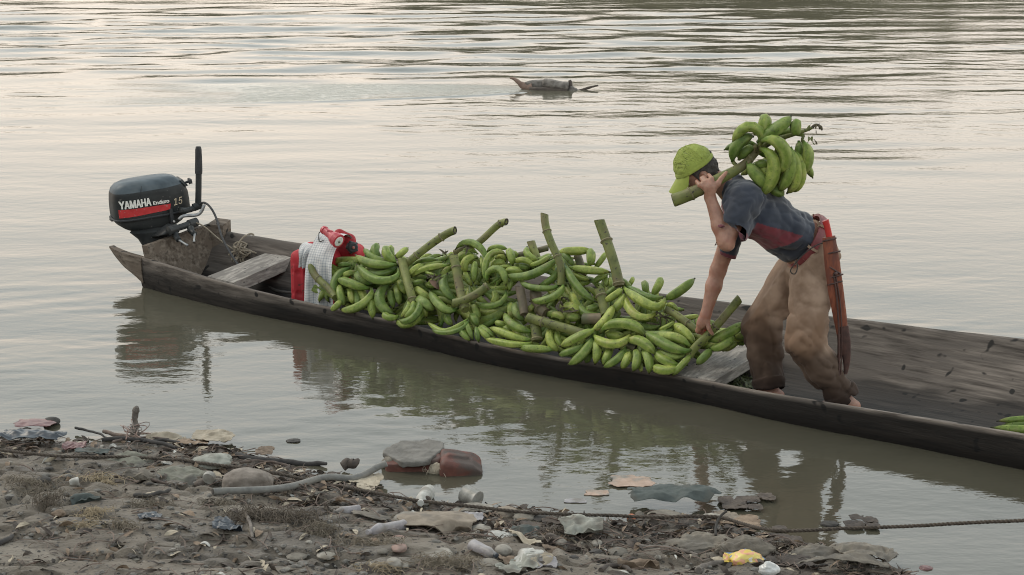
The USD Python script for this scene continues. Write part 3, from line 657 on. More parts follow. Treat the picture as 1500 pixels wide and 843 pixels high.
   (11.0, 0.15, [(856.5, 504.6), (839.8, 513.8), (820.8, 519.2)]),
   (13.3, 0.16, [(867.2, 496.3), (859.8, 511.3), (849.8, 522.9), (833.7, 533.2)]),
   (12.6, 0.14, [(869.7, 499.7), (874.7, 512.9), (871.4, 532.0)]),
   (12.6, 0.15, [(868.1, 483.1), (883.0, 473.9), (893.0, 460.6), (896.6, 449.0)]),
   (13.0, 0.17, [(871.4, 491.4), (886.3, 503.0), (906.3, 504.3), (922.0, 490.0)]),
   (15.3, 0.16, [(880.5, 487.2), (891.3, 477.2), (909.6, 474.4), (932.8, 479.7), (943.6, 492.2)]),
   (12.0, 0.12, [(809.1, 481.4), (804.6, 491.4), (808.3, 504.6), (818.3, 513.8)]),
   (9.6, 0.11, [(816.6, 486.4), (818.3, 499.7), (824.1, 508.8)]),
   (10.3, 0.1, [(809.1, 465.6), (816.6, 461.5), (825.7, 468.1)]),
   (11.6, 0.1, [(859.8, 512.9), (861.4, 522.9), (858.1, 531.2)]),
   (11.6, 0.1, [(894.6, 509.6), (888.0, 521.2), (881.4, 529.5)]),
   (13.0, 0.09, [(889.7, 488.0), (899.6, 491.4), (914.6, 493.0)])]),
 'rimhang': ([(9.2, 0.13, [(930.6, 510.6), (918.3, 506.0)])],
  [(11.0, 0.13, [(893.8, 511.4), (889.2, 522.9), (883.8, 533.6)]),
   (11.0, 0.15, [(916.0, 509.8), (906.1, 525.2), (886.1, 536.7)]),
   (11.7, 0.14, [(920.6, 516.7), (917.6, 529.0), (910.7, 539.0)]),
   (12.6, 0.15, [(929.8, 514.4), (932.9, 527.5), (927.5, 542.8)]),
   (6.7, 0.13, [(937.5, 530.5), (939.0, 543.6)]),
   (12.9, 0.14, [(941.3, 515.2), (949.8, 527.5), (950.5, 545.9)]),
   (14.7, 0.16, [(918.3, 501.4), (933.7, 499.1), (949.0, 507.5), (959.7, 519.0)])]),
 'grabbed': ([(12.3, 0.1, [(1083.1, 438.2), (1064.8, 459.8), (1049.8, 477.2), (1033.2, 494.7), (1017.4, 510.5), (1010.0, 522.9)])],
  [(15.6, 0.14, [(1011.9, 512.9), (996.5, 513.7), (970.5, 502.9), (939.5, 488.4)]),
   (14.1, 0.13, [(1010.3, 507.5), (996.5, 496.8), (978.1, 492.5), (959.0, 494.0)]),
   (11.0, 0.11, [(1007.3, 516.7), (987.3, 522.9), (965.9, 512.9)]),
   (13.5, 0.13, [(994.2, 534.4), (978.1, 530.5), (962.0, 517.5)]),
   (13.5, 0.13, [(994.2, 536.7), (978.1, 543.1), (958.2, 536.7)]),
   (9.5, 0.12, [(1011.9, 521.3), (1001.1, 532.1), (985.8, 548.9)]),
   (14.7, 0.1, [(1039.5, 499.1), (1056.3, 493.7), (1076.3, 483.0), (1092.4, 473.5)]),
   (12.3, 0.11, [(1041.8, 509.8), (1057.9, 507.5), (1074.0, 494.5)]),
   (11.7, 0.11, [(1041.0, 513.7), (1033.3, 521.3), (1021.8, 532.8)]),
   (11.7, 0.06, [(1074.0, 492.2), (1093.1, 490.7)]),
   (9.8, 0.07, [(1059.4, 513.7), (1077.8, 502.9)]),
   (8.6, 0.1, [(950.5, 486.1), (967.4, 489.1), (986.6, 481.5)]),
   (6.7, 0.11, [(965.9, 483.0), (978.1, 478.4), (987.3, 472.0)])]),
 'under': ([(10.9, 0.09, [(974.9, 453.6), (992.7, 463.1), (1011.7, 477.3), (1020.0, 484.4)])],
  [(13.2, 0.1, [(985.8, 476.9), (1002.7, 486.1), (1016.8, 503.7)]),
   (8.0, 0.04, [(999.6, 466.4), (1011.9, 464.9), (1023.4, 462.8)]),
   (10.7, 0.06, [(965.9, 476.9), (949.0, 479.9), (936.7, 476.9)]),
   (10.7, 0.07, [(941.3, 476.9), (930.6, 479.9), (926.0, 486.1)]),
   (7.1, 0.06, [(955.9, 463.1), (946.5, 470.2), (939.3, 474.9)])]),
}
CARRIED = [(12.6, 0, [(1108.5, 214.0), (1114.0, 194.1), (1097.3, 184.9), (1082.4, 194.1), (1074.1, 207.8)]),
  (15.9, -0.03, [(1115.6, 199.0), (1119.8, 180.8), (1121.8, 169.1)]),
  (15.9, 0, [(1111.5, 208.2), (1124.8, 197.4), (1143.0, 185.7), (1157.1, 171.3)]),
  (14.3, -0.02, [(1073.6, 235.6), (1076.6, 218.1), (1086.5, 205.7), (1101.8, 201.2)]),
  (12.0, -0.05, [(1083.2, 233.1), (1090.7, 223.1), (1102.3, 217.3)]),
  (16.6, 0.05, [(1114.0, 219.0), (1130.6, 229.8), (1133.1, 253.0), (1115.1, 283.3)]),
  (15.9, 0.06, [(1116.4, 208.2), (1133.9, 205.7), (1149.7, 221.5), (1150.5, 238.1), (1139.4, 252.7)]),
  (15.9, 0.04, [(1149.7, 213.2), (1158.8, 239.7), (1153.0, 263.0), (1141.0, 278.3)]),
  (14.3, 0.03, [(1158.0, 218.1), (1166.3, 244.7), (1164.6, 266.3), (1153.8, 281.6)]),
  (12.0, 0.01, [(1164.6, 223.1), (1174.9, 248.0), (1170.4, 271.3), (1161.0, 279.9)]),
  (15.9, 0.03, [(1095.7, 237.7), (1104.8, 253.0), (1114.8, 264.7), (1122.3, 273.8)]),
  (10.3, -0.01, [(1107.3, 241.4), (1116.4, 240.6), (1123.9, 239.7)]),
  (13.6, -0.01, [(1113.1, 245.5), (1121.4, 253.0), (1124.8, 260.5)]),
  (13.6, 0.0, [(1176.6, 208.2), (1183.7, 223.1), (1182.9, 238.1), (1177.1, 253.4)]),
  (10.3, -0.04, [(1169.9, 208.2), (1169.9, 221.5), (1163.8, 227.3)]),
  (13.6, -0.01, [(1169.6, 195.7), (1164.6, 186.6), (1170.4, 178.3)]),
  (12.0, 0.0, [(1126.4, 274.6), (1138.0, 280.4), (1145.5, 283.8)]),
  (15.0, -0.03, [(1139.7, 236.4), (1143.0, 259.7), (1136.4, 276.3)])]

plantain_mat = usdkit.material(stage, '/World/Looks/plantain', {
    'g': ('geometry', {}), 'n': ('noise_texture', {'scale': 22.0, 'detail': 4.0, 'roughness': 0.65}), 'r': ('rgb_ramp', {'ramp': [(0.3, (0.075, 0.128, 0.013)), (0.5, (0.142, 0.212, 0.024)), (0.72, (0.255, 0.310, 0.052))]}),
    'a': ('attribute', {'attribute': 'along'}), 'e': ('rgb_ramp', {'ramp': [(0.0, (0.30, 0.28, 0.14)), (0.10, (0.75, 0.95, 0.7)), (0.2, (1, 1, 1)), (0.8, (1, 1, 1)), (0.93, (0.72, 0.68, 0.5)), (0.965, (0.16, 0.12, 0.08)), (1.0, (0.07, 0.05, 0.04))]}),
    'as': ('separate_color', {}), 'rs': ('separate_color', {}), 'm': ('mix_color', {'blend_type': 'multiply', 'fac': 1.0}), 'oi': ('object_info', {}), 'mv': ('map_range', {'to_min': 0.62, 'to_max': 1.28}), 'mh': ('map_range', {'to_min': 0.515, 'to_max': 0.475}), 'h': ('hsv', {'saturation': 0.92}),
    's1': ('noise_texture', {'scale': 95.0, 'detail': 2.0}), 'm1': ('map_range', {'from_min': 0.64, 'from_max': 0.70, 'to_max': 0.75, 'clamp': True}), 'x1': ('mix_color', {'b': (0.045, 0.034, 0.020)}),
    's2': ('noise_texture', {'scale': 13.0, 'detail': 4.0}), 'm2': ('map_range', {'from_min': 0.60, 'from_max': 0.72, 'to_max': 0.55, 'clamp': True}), 'x2': ('mix_color', {'b': (0.24, 0.21, 0.075)}),
    'rd': ('attribute', {'attribute': 'ridge'}), 'xr': ('mix_color', {'b': (0.27, 0.29, 0.11)}), 'rm': ('math', {'math_type': 'multiply', 'value2': 0.38}),
    'bn': ('noise_texture', {'scale': 70.0, 'detail': 3.0}), 'b': ('bump', {'strength': 0.25, 'distance': 0.003}),
    'p': ('principled_bsdf', {'roughness': 0.48, 'specular_ior_level': 0.26})},
    [('g.position', 'n.vector'), ('n.fac', 'r.fac'), ('r.color', 'xr.a'), ('rd.color', 'rs.color'), ('rs.r', 'rm.value1'), ('rm.value', 'xr.fac'), ('g.position', 's2.vector'), ('s2.fac', 'm2.value'), ('m2.result', 'x2.fac'), ('xr.result', 'x2.a'),
     ('g.position', 's1.vector'), ('s1.fac', 'm1.value'), ('m1.result', 'x1.fac'), ('x2.result', 'x1.a'), ('x1.result', 'm.a'), ('a.color', 'as.color'), ('as.r', 'e.fac'), ('e.color', 'm.b'), ('oi.random', 'mv.value'), ('oi.random', 'mh.value'),
     ('mv.result', 'h.value'), ('mh.result', 'h.hue'), ('m.result', 'h.color'), ('h.color', 'p.base_color'), ('g.position', 'bn.vector'), ('bn.fac', 'b.height'), ('b.normal', 'p.normal')], surface='p.BSDF')
stalk_green = mat('stalk_green', (0.080, 0.094, 0.024), (0.165, 0.175, 0.052), scale=14, rough=0.55, bump=0.3, bscale=60, spot=(60, 0.66, (0.04, 0.034, 0.022)), c3=(0.135, 0.115, 0.052), vary=0.2, spec=.3)
stalk_brown = mat('stalk_brown', (0.085, 0.062, 0.036), (0.16, 0.125, 0.07), scale=16, rough=0.65, bump=0.3, bscale=60, c3=(0.08, 0.085, 0.035), vary=0.15)
cut_mat = mat('cut_end', (0.055, 0.042, 0.032), (0.12, 0.095, 0.07), scale=60, rough=0.8)
cut_pale = mat('cut_end_pale', (0.24, 0.20, 0.12), (0.16, 0.12, 0.07), scale=60, rough=0.7)
node_mat = mat('stalk_node', (0.10, 0.085, 0.04), (0.19, 0.17, 0.085), scale=40, rough=0.7)
withered = mat('withered', (0.045, 0.034, 0.024), (0.10, 0.085, 0.045), scale=40, rough=0.85)
frng = np.random.default_rng(77)
def fruit(name, pts, r, parent, seed=0, n=17, sides=15):
    """One plantain: five blunt ridges, a thin neck, a pinched dark tip."""
    t = np.array([0, .025, .06, .11, .18, .27, .37, .48, .59, .69, .78, .85, .905, .94, .965, .985, 1]) if n > 12 else np.array([0, .05, .13, .25, .4, .56, .7, .82, .91, .96, 1]); n = len(t)
    pts = [np.asarray(p, float) for p in pts]; pts = [pts[0] + (pts[0] - pts[1]) * .07] + pts[1:-1] + [pts[-1] + (pts[-1] - pts[-2]) * .14]
    d_ = spline(pts, 80); x_ = np.linspace(0, 1, 80); c = np.stack([np.interp(t, x_, d_[:, k]) for k in range(3)], 1)
    prof = np.interp(t, [0, .04, .10, .20, .34, .6, .76, .87, .93, .96, 1], [.36, .31, .44, .80, .98, 1.0, .92, .66, .38, .20, .17])
    ph0 = frng.random() * 6.28
    lob = lambda ph: 1 + 0.10 * np.cos(5 * (ph + ph0)) + 0.02 * np.cos(2 * ph)
    v, f, al = tube(c, prof * r, sides, lob); al = np.r_[np.repeat(t, sides), 0, 1]
    ridge = np.r_[np.tile(np.clip(np.cos(5 * (np.arange(sides) / sides * 2 * np.pi + ph0)), 0, 1) ** 2, n), 0, 0]
    return obj(name, (v, f), plantain_mat, parent, smooth=True, attrs={'along': al, 'ridge': ridge})
def stalk(c, r, parent, m, pale=False, nodes=(0.3,), slant=0.35):
    n = len(c); rad = np.asarray(r, float) * np.ones(n)
    t = np.linspace(0, 1, n)
    for x in nodes: rad = rad * (1 + 0.05 * np.exp(-((t - x) / 0.02) ** 2))
    v, f, al = tube(c, rad, 14)
    tdir = c[0] - c[1]; tdir /= np.linalg.norm(tdir)
    a = np.cross(tdir, [0.2, 0.7, 0.5]); a /= np.linalg.norm(a)
    ring = np.arange(14); sh = ((v[ring] - c[0]) @ a) / rad[0]
    v[ring] += tdir * (sh * slant * rad[0])[:, None]; v[len(v) - 2] += 0 * tdir
    st = obj('stalk', (v, f), m, parent, smooth=40)
    cc, rr = c[0], rad[0]
    cap = v[ring] + tdir * .0015; cv = np.vstack([cc + tdir * (.0015 - .12 * rr), cc + (cap - cc) * .97]); k = np.arange(14)
    cf = np.stack([0 * k, 1 + k, 1 + (k + 1) % 14], 1)
    obj('cut_face', (np.vstack([cv]), np.vstack([cf, cf[:, ::-1]])), cut_pale if pale else cut_mat, st, smooth=False)
    for x in nodes:
        k = min(int(x * (n - 1)), n - 2); d = c[k + 1] - c[k]; d /= np.linalg.norm(d); p = c[k] + (c[k + 1] - c[k]) * (x * (n - 1) - k)
        w = rad[k]
        obj('node_ring', lathe([(0, w * 1.0), (.2, w * 1.13), (.5, w * 1.20), (.8, w * 1.10), (1, w * 1.0)], p - d * w * .22, p + d * w * .22, 14), node_mat, st)
    return st
PN0 = np.array([0.03, 10.83, 0.09]); PT = math.radians(47); PNN = -math.sin(PT) * BX + math.cos(PT) * UZ
PA = AX
def pile_pt(u, v, lift): return onplane(u, v, PN0, PNN, lift)
info = {  # label, stalk material, nodes along the stalk, pale cut, extra lean of the stalk's free end towards the viewer
 'left': ('plantain bunch whose curved pale-cut stalk leans on the red fuel can', stalk_green, (.42,), True, .02),
 'peeled': ('fat scuffed brown-edged plantains on top of the left end of the pile', stalk_brown, (), False, 0),
 'ring': ('bunch with short ringed upright stalk above fruits curled down to the canoe rim', stalk_green, (.93,), False, .03),
 'long': ('bunch with long two-ringed stalk slanting up to a round brown cut', stalk_green, (.28, .78), False, .06),
 'second': ('bunch at the back with a long smooth stalk slanting up to a thin dark tip', stalk_green, (.12,), False, .10),
 'thick': ('bunch with thick yellowish upright stalk cut slantwise, middle of the pile', stalk_green, (.22, .93), False, .05),
 'arch': ('bunch with high arching fruits, its stalk lying across the thick yellowish one', stalk_green, (.95,), False, .01),
 'tall': ('bunch hanging from the tallest stalk, which ends in a pointed slanting cut', stalk_green, (.24, .62), False, .14),
 'darkcut': ('bunch with a short round dark-brown stump poking over the back of the pile', stalk_green, (), False, .03),
 'backstalk': ('bunch with a thick grey stalk lying level behind the tallest stalk', stalk_brown, (.5,), False, .0),
 'brownback': ('bunch with a short brown stub and a yellowing fruit behind the ridge of the pile', stalk_brown, (), False, .0),
 'right': ('bunch under the thick flat-cut stalk, its long fruits fanned to the right', stalk_green, (.32, .96), False, .12),
 'stub': ('bunch with a short stub and dark purple cut top in front of the flat-cut stalk', stalk_green, (.28,), False, .03),
 'facing': ('bunch whose black cut stalk end faces the viewer in the shade of the pile', stalk_brown, (), False, .0),
 'brown': ('bunch with a thin reddish-brown upright stump in the dark middle of the pile', stalk_brown, (), False, .04),
 'shade': ('bunch with a thick dull stump in deep shade beside the thin reddish-brown stump', stalk_brown, (.7,), False, .02),
 'front': ('bunch low at the canoe rim with long straight fruits lying flat', stalk_green, (.9,), False, .02),
 'hand': ('bunch with stalk lying level and fruits spread like fingers over the rim', stalk_green, (.27,), False, .02),
 'rimhang': ('plantains hanging in a row down to the rim left of the thwart', stalk_brown, (), False, .0),
 'grabbed': ('bunch whose stalk the bending person is grasping beside the middle thwart', stalk_green, (.47,), False, .10),
 'under': ('bunch with a thick ringed stalk sloping down to the grasping hand from the pile', stalk_green, (.72,), False, .02),
}
def build_bunch(key):
    stalks, fruits = PILE[key]; label, sm, nodes, pale_cut, lean = info[key]
    w, lf, pts = stalks[0]
    n = len(pts); P = [pile_pt(u, v, lf + lean * (1 - k / (n - 1))) for k, (u, v) in enumerate(pts)]
    bt = thing('plantain_bunch', label, 'plantains', None, P[-1])
    c = spline(P, 26); r = w / 2 / ppm(P[0])
    stalk(c, np.linspace(r * 1.03, r * .97, 26), bt, sm, pale_cut, nodes)
    for w, lf, pts in fruits:
        k = len(pts)
        P = [pile_pt(u, v, lf + 0.022 * math.sin(math.pi * q / max(k - 1, 1)) - (0.012 if q == 0 else 0)) for q, (u, v) in enumerate(pts)]
        fruit('plantain', P, w / 2 / ppm(P[0]) * 1.04, bt)
    return bt
bunches = {key: build_bunch(key) for key in PILE}
# fruits deeper in the heap, each given to the bunch it lies next to
centres = {k: np.mean([p for _, _, f in PILE[k][1] for p in f], 0) for k in PILE}
counts = {k: 0 for k in PILE}
for q in range(120):
    u = frng.uniform(452, 1085)
    top = np.interp(u, [440, 500, 560, 650, 760, 870, 900, 960, 1000, 1040, 1090], [405, 385, 378, 376, 374, 388, 405, 432, 458, 480, 500]); bot = np.interp(u, [440, 600, 740, 975, 1000, 1040, 1090], [430, 464, 498, 538, 530, 506, 484])
    bot = max(bot, top + 3); v = frng.uniform(top, bot); key = min(centres, key=lambda k: (centres[k][0] - u) ** 2 + (1.6 * (centres[k][1] - v)) ** 2); counts[key] += 1
    if 620 < u < 670 and v > 455: continue                     # the bare patch of canoe side
    a0 = frng.uniform(0, 6.28); side = frng.choice([-1, 1]); lf = -0.006 - 0.030 * (q % 4); l = frng.uniform(44, 60) * (.7 if u > 1030 else 1); bend = frng.uniform(7, 13)
    for k in range(3 + q % 2):                                   # a hand: fruits side by side from one crown
        a = a0 + (k - 1.5) * .26; ox, oy = -math.sin(a0) * (k - 1.5) * 6.5, math.cos(a0) * (k - 1.5) * 5.5
        pts = [(u + ox + math.cos(a) * l * t - math.sin(a) * side * bend * 4 * t * (1 - t), v + oy + .8 * (math.sin(a) * l * t + math.cos(a) * side * bend * 4 * t * (1 - t))) for t in (-.4, -.15, .25, .6)]
        P = [pile_pt(x, np.clip(y, top - 2, bot + 3), lf + .022 * math.sin(math.pi * i / 3) + .006 * (k % 2)) for i, (x, y) in enumerate(pts)]
        fruit('plantain', P, frng.uniform(.0185, .0220), bunches[key], n=11, sides=10)
# withered flower scraps and a dry leaf caught in the heap
def strip(pts, w, twist=0.0, seed=0, n=9):
    c = spline(pts, n); t, A, B = frames(c); k = np.linspace(0, 1, n)
    a = A * np.cos(twist * k)[:, None] + B * np.sin(twist * k)[:, None]; ww = w * np.sin(np.pi * np.clip(k * .9 + .08, 0, 1)) ** .7
    v = np.stack([c - a * ww[:, None], c + B * 0.15 * w, c + a * ww[:, None]], 1).reshape(-1, 3)
    f = grid_faces(n, 3); return tm(v, f)
def scraps(key, pxs, label):
    g = thing('withered_scrap', label, 'dead flowers', None, pile_pt(*pxs[0], .1))
    for u, v in pxs:
        for k in range(4):
            p = pile_pt(u + frng.normal() * 3, v + frng.normal() * 3, .12); d = frng.normal(size=3) * .022
            obj('shred', strip([p - d, p + frng.normal(size=3) * .008, p + d], .006, 2.0), withered, g, smooth=True)
scraps('a', [(828, 443), (834, 452), (822, 455)], 'brown withered flower ends in the middle of the pile')
scraps('b', [(966, 462), (975, 466), (958, 470)], 'dry curled flower ends above the grasped bunch')
scraps('c', [(683, 360), (652, 372)], 'small dark flower spike sticking up at the back of the pile')
scraps('d', [(628, 402), (640, 410)], 'dry brown stem ends beside the short ringed stalk')
p = [pile_pt(632, 410, .10), pile_pt(637, 416, .12), pile_pt(643, 424, .10)]
single('dead_leaf', strip(p, .022, .5), mat('leaf_brown', (0.10, 0.055, 0.035), (0.17, 0.10, 0.065), scale=30, rough=.8), 'curled brown dead leaf lying between the plantains', 'dead leaf', smooth=True)
# the two fruits of another bunch at the right edge of the picture, on the canoe floor
bt = thing('plantain_bunch', 'pale green plantains lying on the bare canoe floor at the right edge', 'plantains', None, atz(1490, 625, .06))
for k, (pts, w) in enumerate([([(1560, 618), (1510, 614), (1466, 617)], 10), ([(1565, 633), (1510, 630), (1458, 627)], 13), ([(1560, 626), (1515, 622), (1470, 624)], 10)]):
    fruit('plantain', [atz(u, v, .075 if k != 2 else .05) for u, v in pts], w / 2 / 285, bt)
c = spline([atz(1565, 625, .06), atz(1600, 632, .05), atz(1640, 640, .06)], 10); stalk(c, .022, bt, stalk_green, nodes=())
# ================================================================ the person bending over the load
def unit(v): v = np.asarray(v, float); return v / np.linalg.norm(v)
YP = 10.05
GR = pile_pt(1036, 487, .15)                                   # where the far hand grips the stalk
waist, chest, neck = aty(1184, 355, YP + .03), aty(1112, 312, YP), aty(1074, 277, YP)
HD = aty(1024, 252, YP - .02)
shL, shR = aty(1092, 291, YP - .17), aty(1080, 318, YP + .17)
elL, wrL = aty(1063, 354, YP - .25), aty(1040, 289, YP - .17)
elR, wrR = aty(1052, 396, YP + .20), GR + np.array([-.012, -.01, .098])
hipL, hipR = aty(1194, 388, YP - .07), aty(1172, 392, YP + .15)
knL, knR = aty(1178, 500, YP - .20), aty(1114, 474, YP + .13)
anL, anR = atz(1239, 590, .080), atz(1128, 575, .080)
f3 = unit([-.835, -.10, -.54]); l3 = unit(np.cross([0, 0, 1.0], f3)); l3 = unit(l3 - 0 * f3); u3 = np.cross(f3, l3)
if u3[2] < 0: u3 = -u3
if l3[1] > 0: l3 = -l3
HAX = np.array([f3, l3, u3])
# carried stalk: from the cut in front of the face, through the near hand, over the near shoulder
ST = [aty(986, 294, YP - .13), aty(1012, 284, YP - .14), aty(1042, 269, YP - .145), aty(1064, 257, YP - .13), aty(1092, 240, YP - .10), aty(1110, 221, YP - .07), aty(1138, 205, YP - .06), aty(1172, 194, YP - .05), aty(1190, 187, YP - .05)]
SC = spline(ST, 60); SR = np.interp(np.linspace(0, 1, 60), [0, .3, .5, .7, 1], [.034, .030, .023, .016, .008])
def near_stalk(u):                                              # point of the stalk seen at photo column u
    return SC[np.argmin(np.abs(CX + FPX * (SC[:, 0]) / ((SC - EY) @ FW) - u))]
sd = unit(SC[30] - SC[10]); cam_ = unit(EY - SC[20]); cam_ = unit(cam_ - sd * (cam_ @ sd)); up_ = np.cross(cam_, sd); up_ = up_ if up_[2] > 0 else -up_
fingers = []
for u, ln in ((1024, .92), (1030, 1.0), (1036, 1.0), (1042, .94)):
    s = near_stalk(u + 2)
    mcp = s + cam_ * .036 + up_ * .020; pip = s + cam_ * .012 + up_ * .047 * ln; dip = s - cam_ * .026 + up_ * .034; tipp = s - cam_ * .038 + up_ * .010
    fingers.append((mcp, pip, dip, tipp))
palmL = near_stalk(1036) + cam_ * .040 - up_ * .012
thumbL = [near_stalk(1046) + cam_ * .036 - up_ * .018, near_stalk(1055) + cam_ * .034 - up_ * .002, near_stalk(1066) + cam_ * .020 + up_ * .012]
gs = unit(pile_pt(1066, 460, .2) - pile_pt(1033, 495, .14)); gc = unit(EY - GR); gc = unit(gc - gs * (gc @ gs)); gu = np.cross(gs, gc); gu = gu if gu[0] < 0 else -gu   # gu: up-left across the stalk
fingersR = []
for k, off in enumerate((.030, .010, -.010, -.028)):
    s = GR + gs * off
    mcp = s + gu * .046 + gc * (.012 - .004 * k) - UZ * .004; pip = s + gu * .050 - gc * .022 - UZ * .018; dip = s + gu * .016 - gc * .046 - UZ * .008; tipp = s - gu * .014 - gc * .040
    fingersR.append((mcp, pip, dip, tipp))
palmR = GR + gu * .040 + gc * .022 + UZ * .022
thumbR = [GR + gs * .040 + gu * .030 + gc * .028 + UZ * .014, GR + gs * .032 + gu * .008 + gc * .042, GR + gs * .020 - gu * .026 + gc * .030]
def hand(p, d, wr, palm, fing, thumb, k=.012):
    for i, (m, a, b, c) in enumerate(fing):
        d = smin(d, cone(p, wr * .35 + palm * .65, m, .0165, .0125), .014)
        fd = np.minimum(np.minimum(cone(p, m, a, .0118, .0100), cone(p, a, b, .0100, .0090)), cone(p, b, c, .0090, .0078))
        d = smin(d, fd, .005)
    d = smin(d, cone(p, wr, palm, .026, .024), .02)
    d = smin(d, cone(p, wr * .4 + palm * .6, thumb[0], .020, .0155), .014)
    return smin(d, np.minimum(cone(p, thumb[0], thumb[1], .0145, .0125), cone(p, thumb[1], thumb[2], .0122, .0095)), .006)
def foot(p, d, an, side):
    heel = an + np.array([.045, 0, -.045]); ball = an + np.array([-.125, -.01, -.055]); toe = an + np.array([-.19, -.015, -.058])
    heel[2] = ball[2] = .060; toe[2] = .046
    d = smin(d, cone(p, an, heel, .040, .034), .03); d = smin(d, cone(p, an + [-.02, 0, -.02], ball, .036, .030), .03)
    for k in range(5):
        o = np.array([0, (k - 2) * .017, 0]); d = smin(d, cone(p, ball + o * .9, toe + o * 1.1 + [abs(k - 1.5) * .012, 0, -.004], .014, .0105), .008)
    return d
def body(p):
    d = cone(p, waist, chest, .095, .11)
    for s in (-1, 1):
        o = np.array([0, s * .07, 0]); d = smin(d, cone(p, waist + o * .6, chest + o * 1.2, .085, .10), .06)
    d = smin(d, cone(p, chest, neck, .10, .060), .06)
    d = smin(d, cone(p, neck, HD - f3 * .015 - u3 * .03, .056, .054), .04)
    d = smin(d, cone(p, neck, shL, .055, .055), .05); d = smin(d, cone(p, neck, shR, .055, .055), .05)
    d = smin(d, ell(p, waist + (hipL + hipR - 2 * waist) * .35, np.eye(3), (.11, .15, .11)), .06)
    # head
    d = smin(d, ell(p, HD + u3 * .01, HAX, (.094, .074, .100)), .03)
    d = smin(d, ell(p, HD + f3 * .045 - u3 * .068, HAX, (.052, .050, .046)), .035)
    d = smin(d, cone(p, HD + f3 * .088 - u3 * .004, HD + f3 * .110 - u3 * .042, .0105, .0150), .014)
    d = smin(d, cone(p, HD + f3 * .082 + l3 * .035 + u3 * .012, HD + f3 * .082 - l3 * .035 + u3 * .012, .014, .014), .02)
    d = smin(d, cone(p, HD + f3 * .086 - l3 * .022 - u3 * .072, HD + f3 * .086 + l3 * .022 - u3 * .072, .010, .010), .012)
    for s in (-1, 1):
        d = np.maximum(d, -(np.linalg.norm(p - (HD + f3 * .094 + l3 * s * .031 - u3 * .010), axis=1) - .013))
        e = ell(p, HD + l3 * s * .077 - f3 * .008 - u3 * .018, np.array([f3 * .94 + l3 * s * .34, l3 * s * .94 - f3 * .34, u3]), (.021, .010, .033))
        e = np.maximum(e, -ell(p, HD + l3 * s * .088 + f3 * .001 - u3 * .014, HAX, (.011, .010, .019)))
        d = smin(d, e, .008)
    # arms
    for sh, el, wr in ((shL, elL, wrL), (shR, elR, wrR)):
        d = smin(d, cone(p, sh, el, .055, .043), .03)
        d = smin(d, cone(p, el, el + (wr - el) * .35, .041, .042), .02); d = smin(d, cone(p, el + (wr - el) * .35, wr, .042, .0275), .02)
    d = smin(d, ell(p, elL + np.array([.012, 0, -.022]), np.eye(3), (.030, .030, .026)), .02)
    d = hand(p, d, wrL, palmL, fingers, thumbL); d = hand(p, d, wrR, palmR, fingersR, thumbR)
    # legs
    for h, k, a, s in ((hipL, knL, anL, -1), (hipR, knR, anR, 1)):
        d = smin(d, cone(p, h, k, .085, .055), .05); d = smin(d, cone(p, k, k + (a - k) * .35, .053, .054), .03); d = smin(d, cone(p, k + (a - k) * .35, a, .054, .036), .03)
        d = foot(p, d, a, s)
    return d
lo_ = np.min([HD - .2, wrR - .15, anL - .25, anR - .25], axis=0); hi_ = np.max([waist + .25, hipL + .2, hipR + .25, anL + .12, HD + .15], axis=0); lo_[2] = .0
v, f = net(body, lo_, hi_, .0045)
v = relax(v, f, 1, .4)
v = v + 0
skin = mat('skin', (0.235, 0.115, 0.075), (0.36, 0.195, 0.135), scale=26, rough=0.5, bump=0.45, bscale=120, c3=(0.27, 0.12, 0.08), sss=0.12, lo=.3, hi=.7, bdist=.003)
person = thing('person', 'barefoot person in lime cap and navy shirt bending over the load with one hand', 'person', None, ((anL + anR) / 2) * [1, 1, 0] + UZ * .03)
obj('body', (v, f), skin, person, smooth=True)
eye_m = mat('eye', (.5, .48, .45), rough=.2)
for s in (-1, 1):
    obj('eye', trimesh.creation.icosphere(2, .0115).apply_translation(HD + f3 * .079 + l3 * s * .031 - u3 * .010), eye_m, person, smooth=True)
# hair: short and dark below the cap
def hairf(p):
    q = (p - HD) @ HAX.T
    d = ell(p, HD + u3 * .012 - f3 * .006, HAX, (.101, .082, .106)) + .016 * (fbm(p * [90, 90, 60], 5, 2) - .5)
    d = np.maximum(d, q[:, 2] - .048)
    d = np.maximum(d, q[:, 0] - (.035 + .35 * q[:, 2])); d = np.maximum(d, -q[:, 2] - .055 + np.maximum(q[:, 0], 0) * .4)
    ear = np.linalg.norm((q - [-.004, 0, -.018]) * [1, 0, .75], axis=1) - .026
    return np.maximum(d, -ear)
v, f = net(hairf, HD - .14, HD + .14, .004); obj('hair', (v, f), mat('hair', (0.022, 0.017, 0.014), (0.05, 0.04, 0.034), scale=90, rough=.65, bump=.8, bscale=260), person, smooth=True)
# cap
def capf(p):
    q = (p - HD) @ HAX.T
    w = .020 * (fbm(p * 14, 15, 3) - .5) + .006 * np.abs(np.sin(3 * np.arctan2(q[:, 1], q[:, 0]))) ** .5 - .004
    c = HD + u3 * .034 + f3 * .004
    o = ell(p, c, HAX, (.108, .090, .118)) + w; i = ell(p, c, HAX, (.1045, .0865, .1145)) + w
    d = np.maximum(np.maximum(o, -i), -(q[:, 2] - .036))
    hole = np.linalg.norm((q - [-.10, 0, .052]) * [1, 1, 1.2], axis=1) - .024
    d = np.maximum(d, -hole)
    band = np.maximum(np.maximum(o - .002, -(i + .001)), np.abs(q[:, 2] - .044) - .009)
    return np.minimum(d, band)
capm = mat('cap_cloth', (0.215, 0.255, 0.040), (0.255, 0.30, 0.05), scale=30, rough=.85, bump=.1, bscale=200, sheen=.1)
v, f = net(capf, HD - .16, HD + .20, .0032); v = relax(v, f, 1, .4)
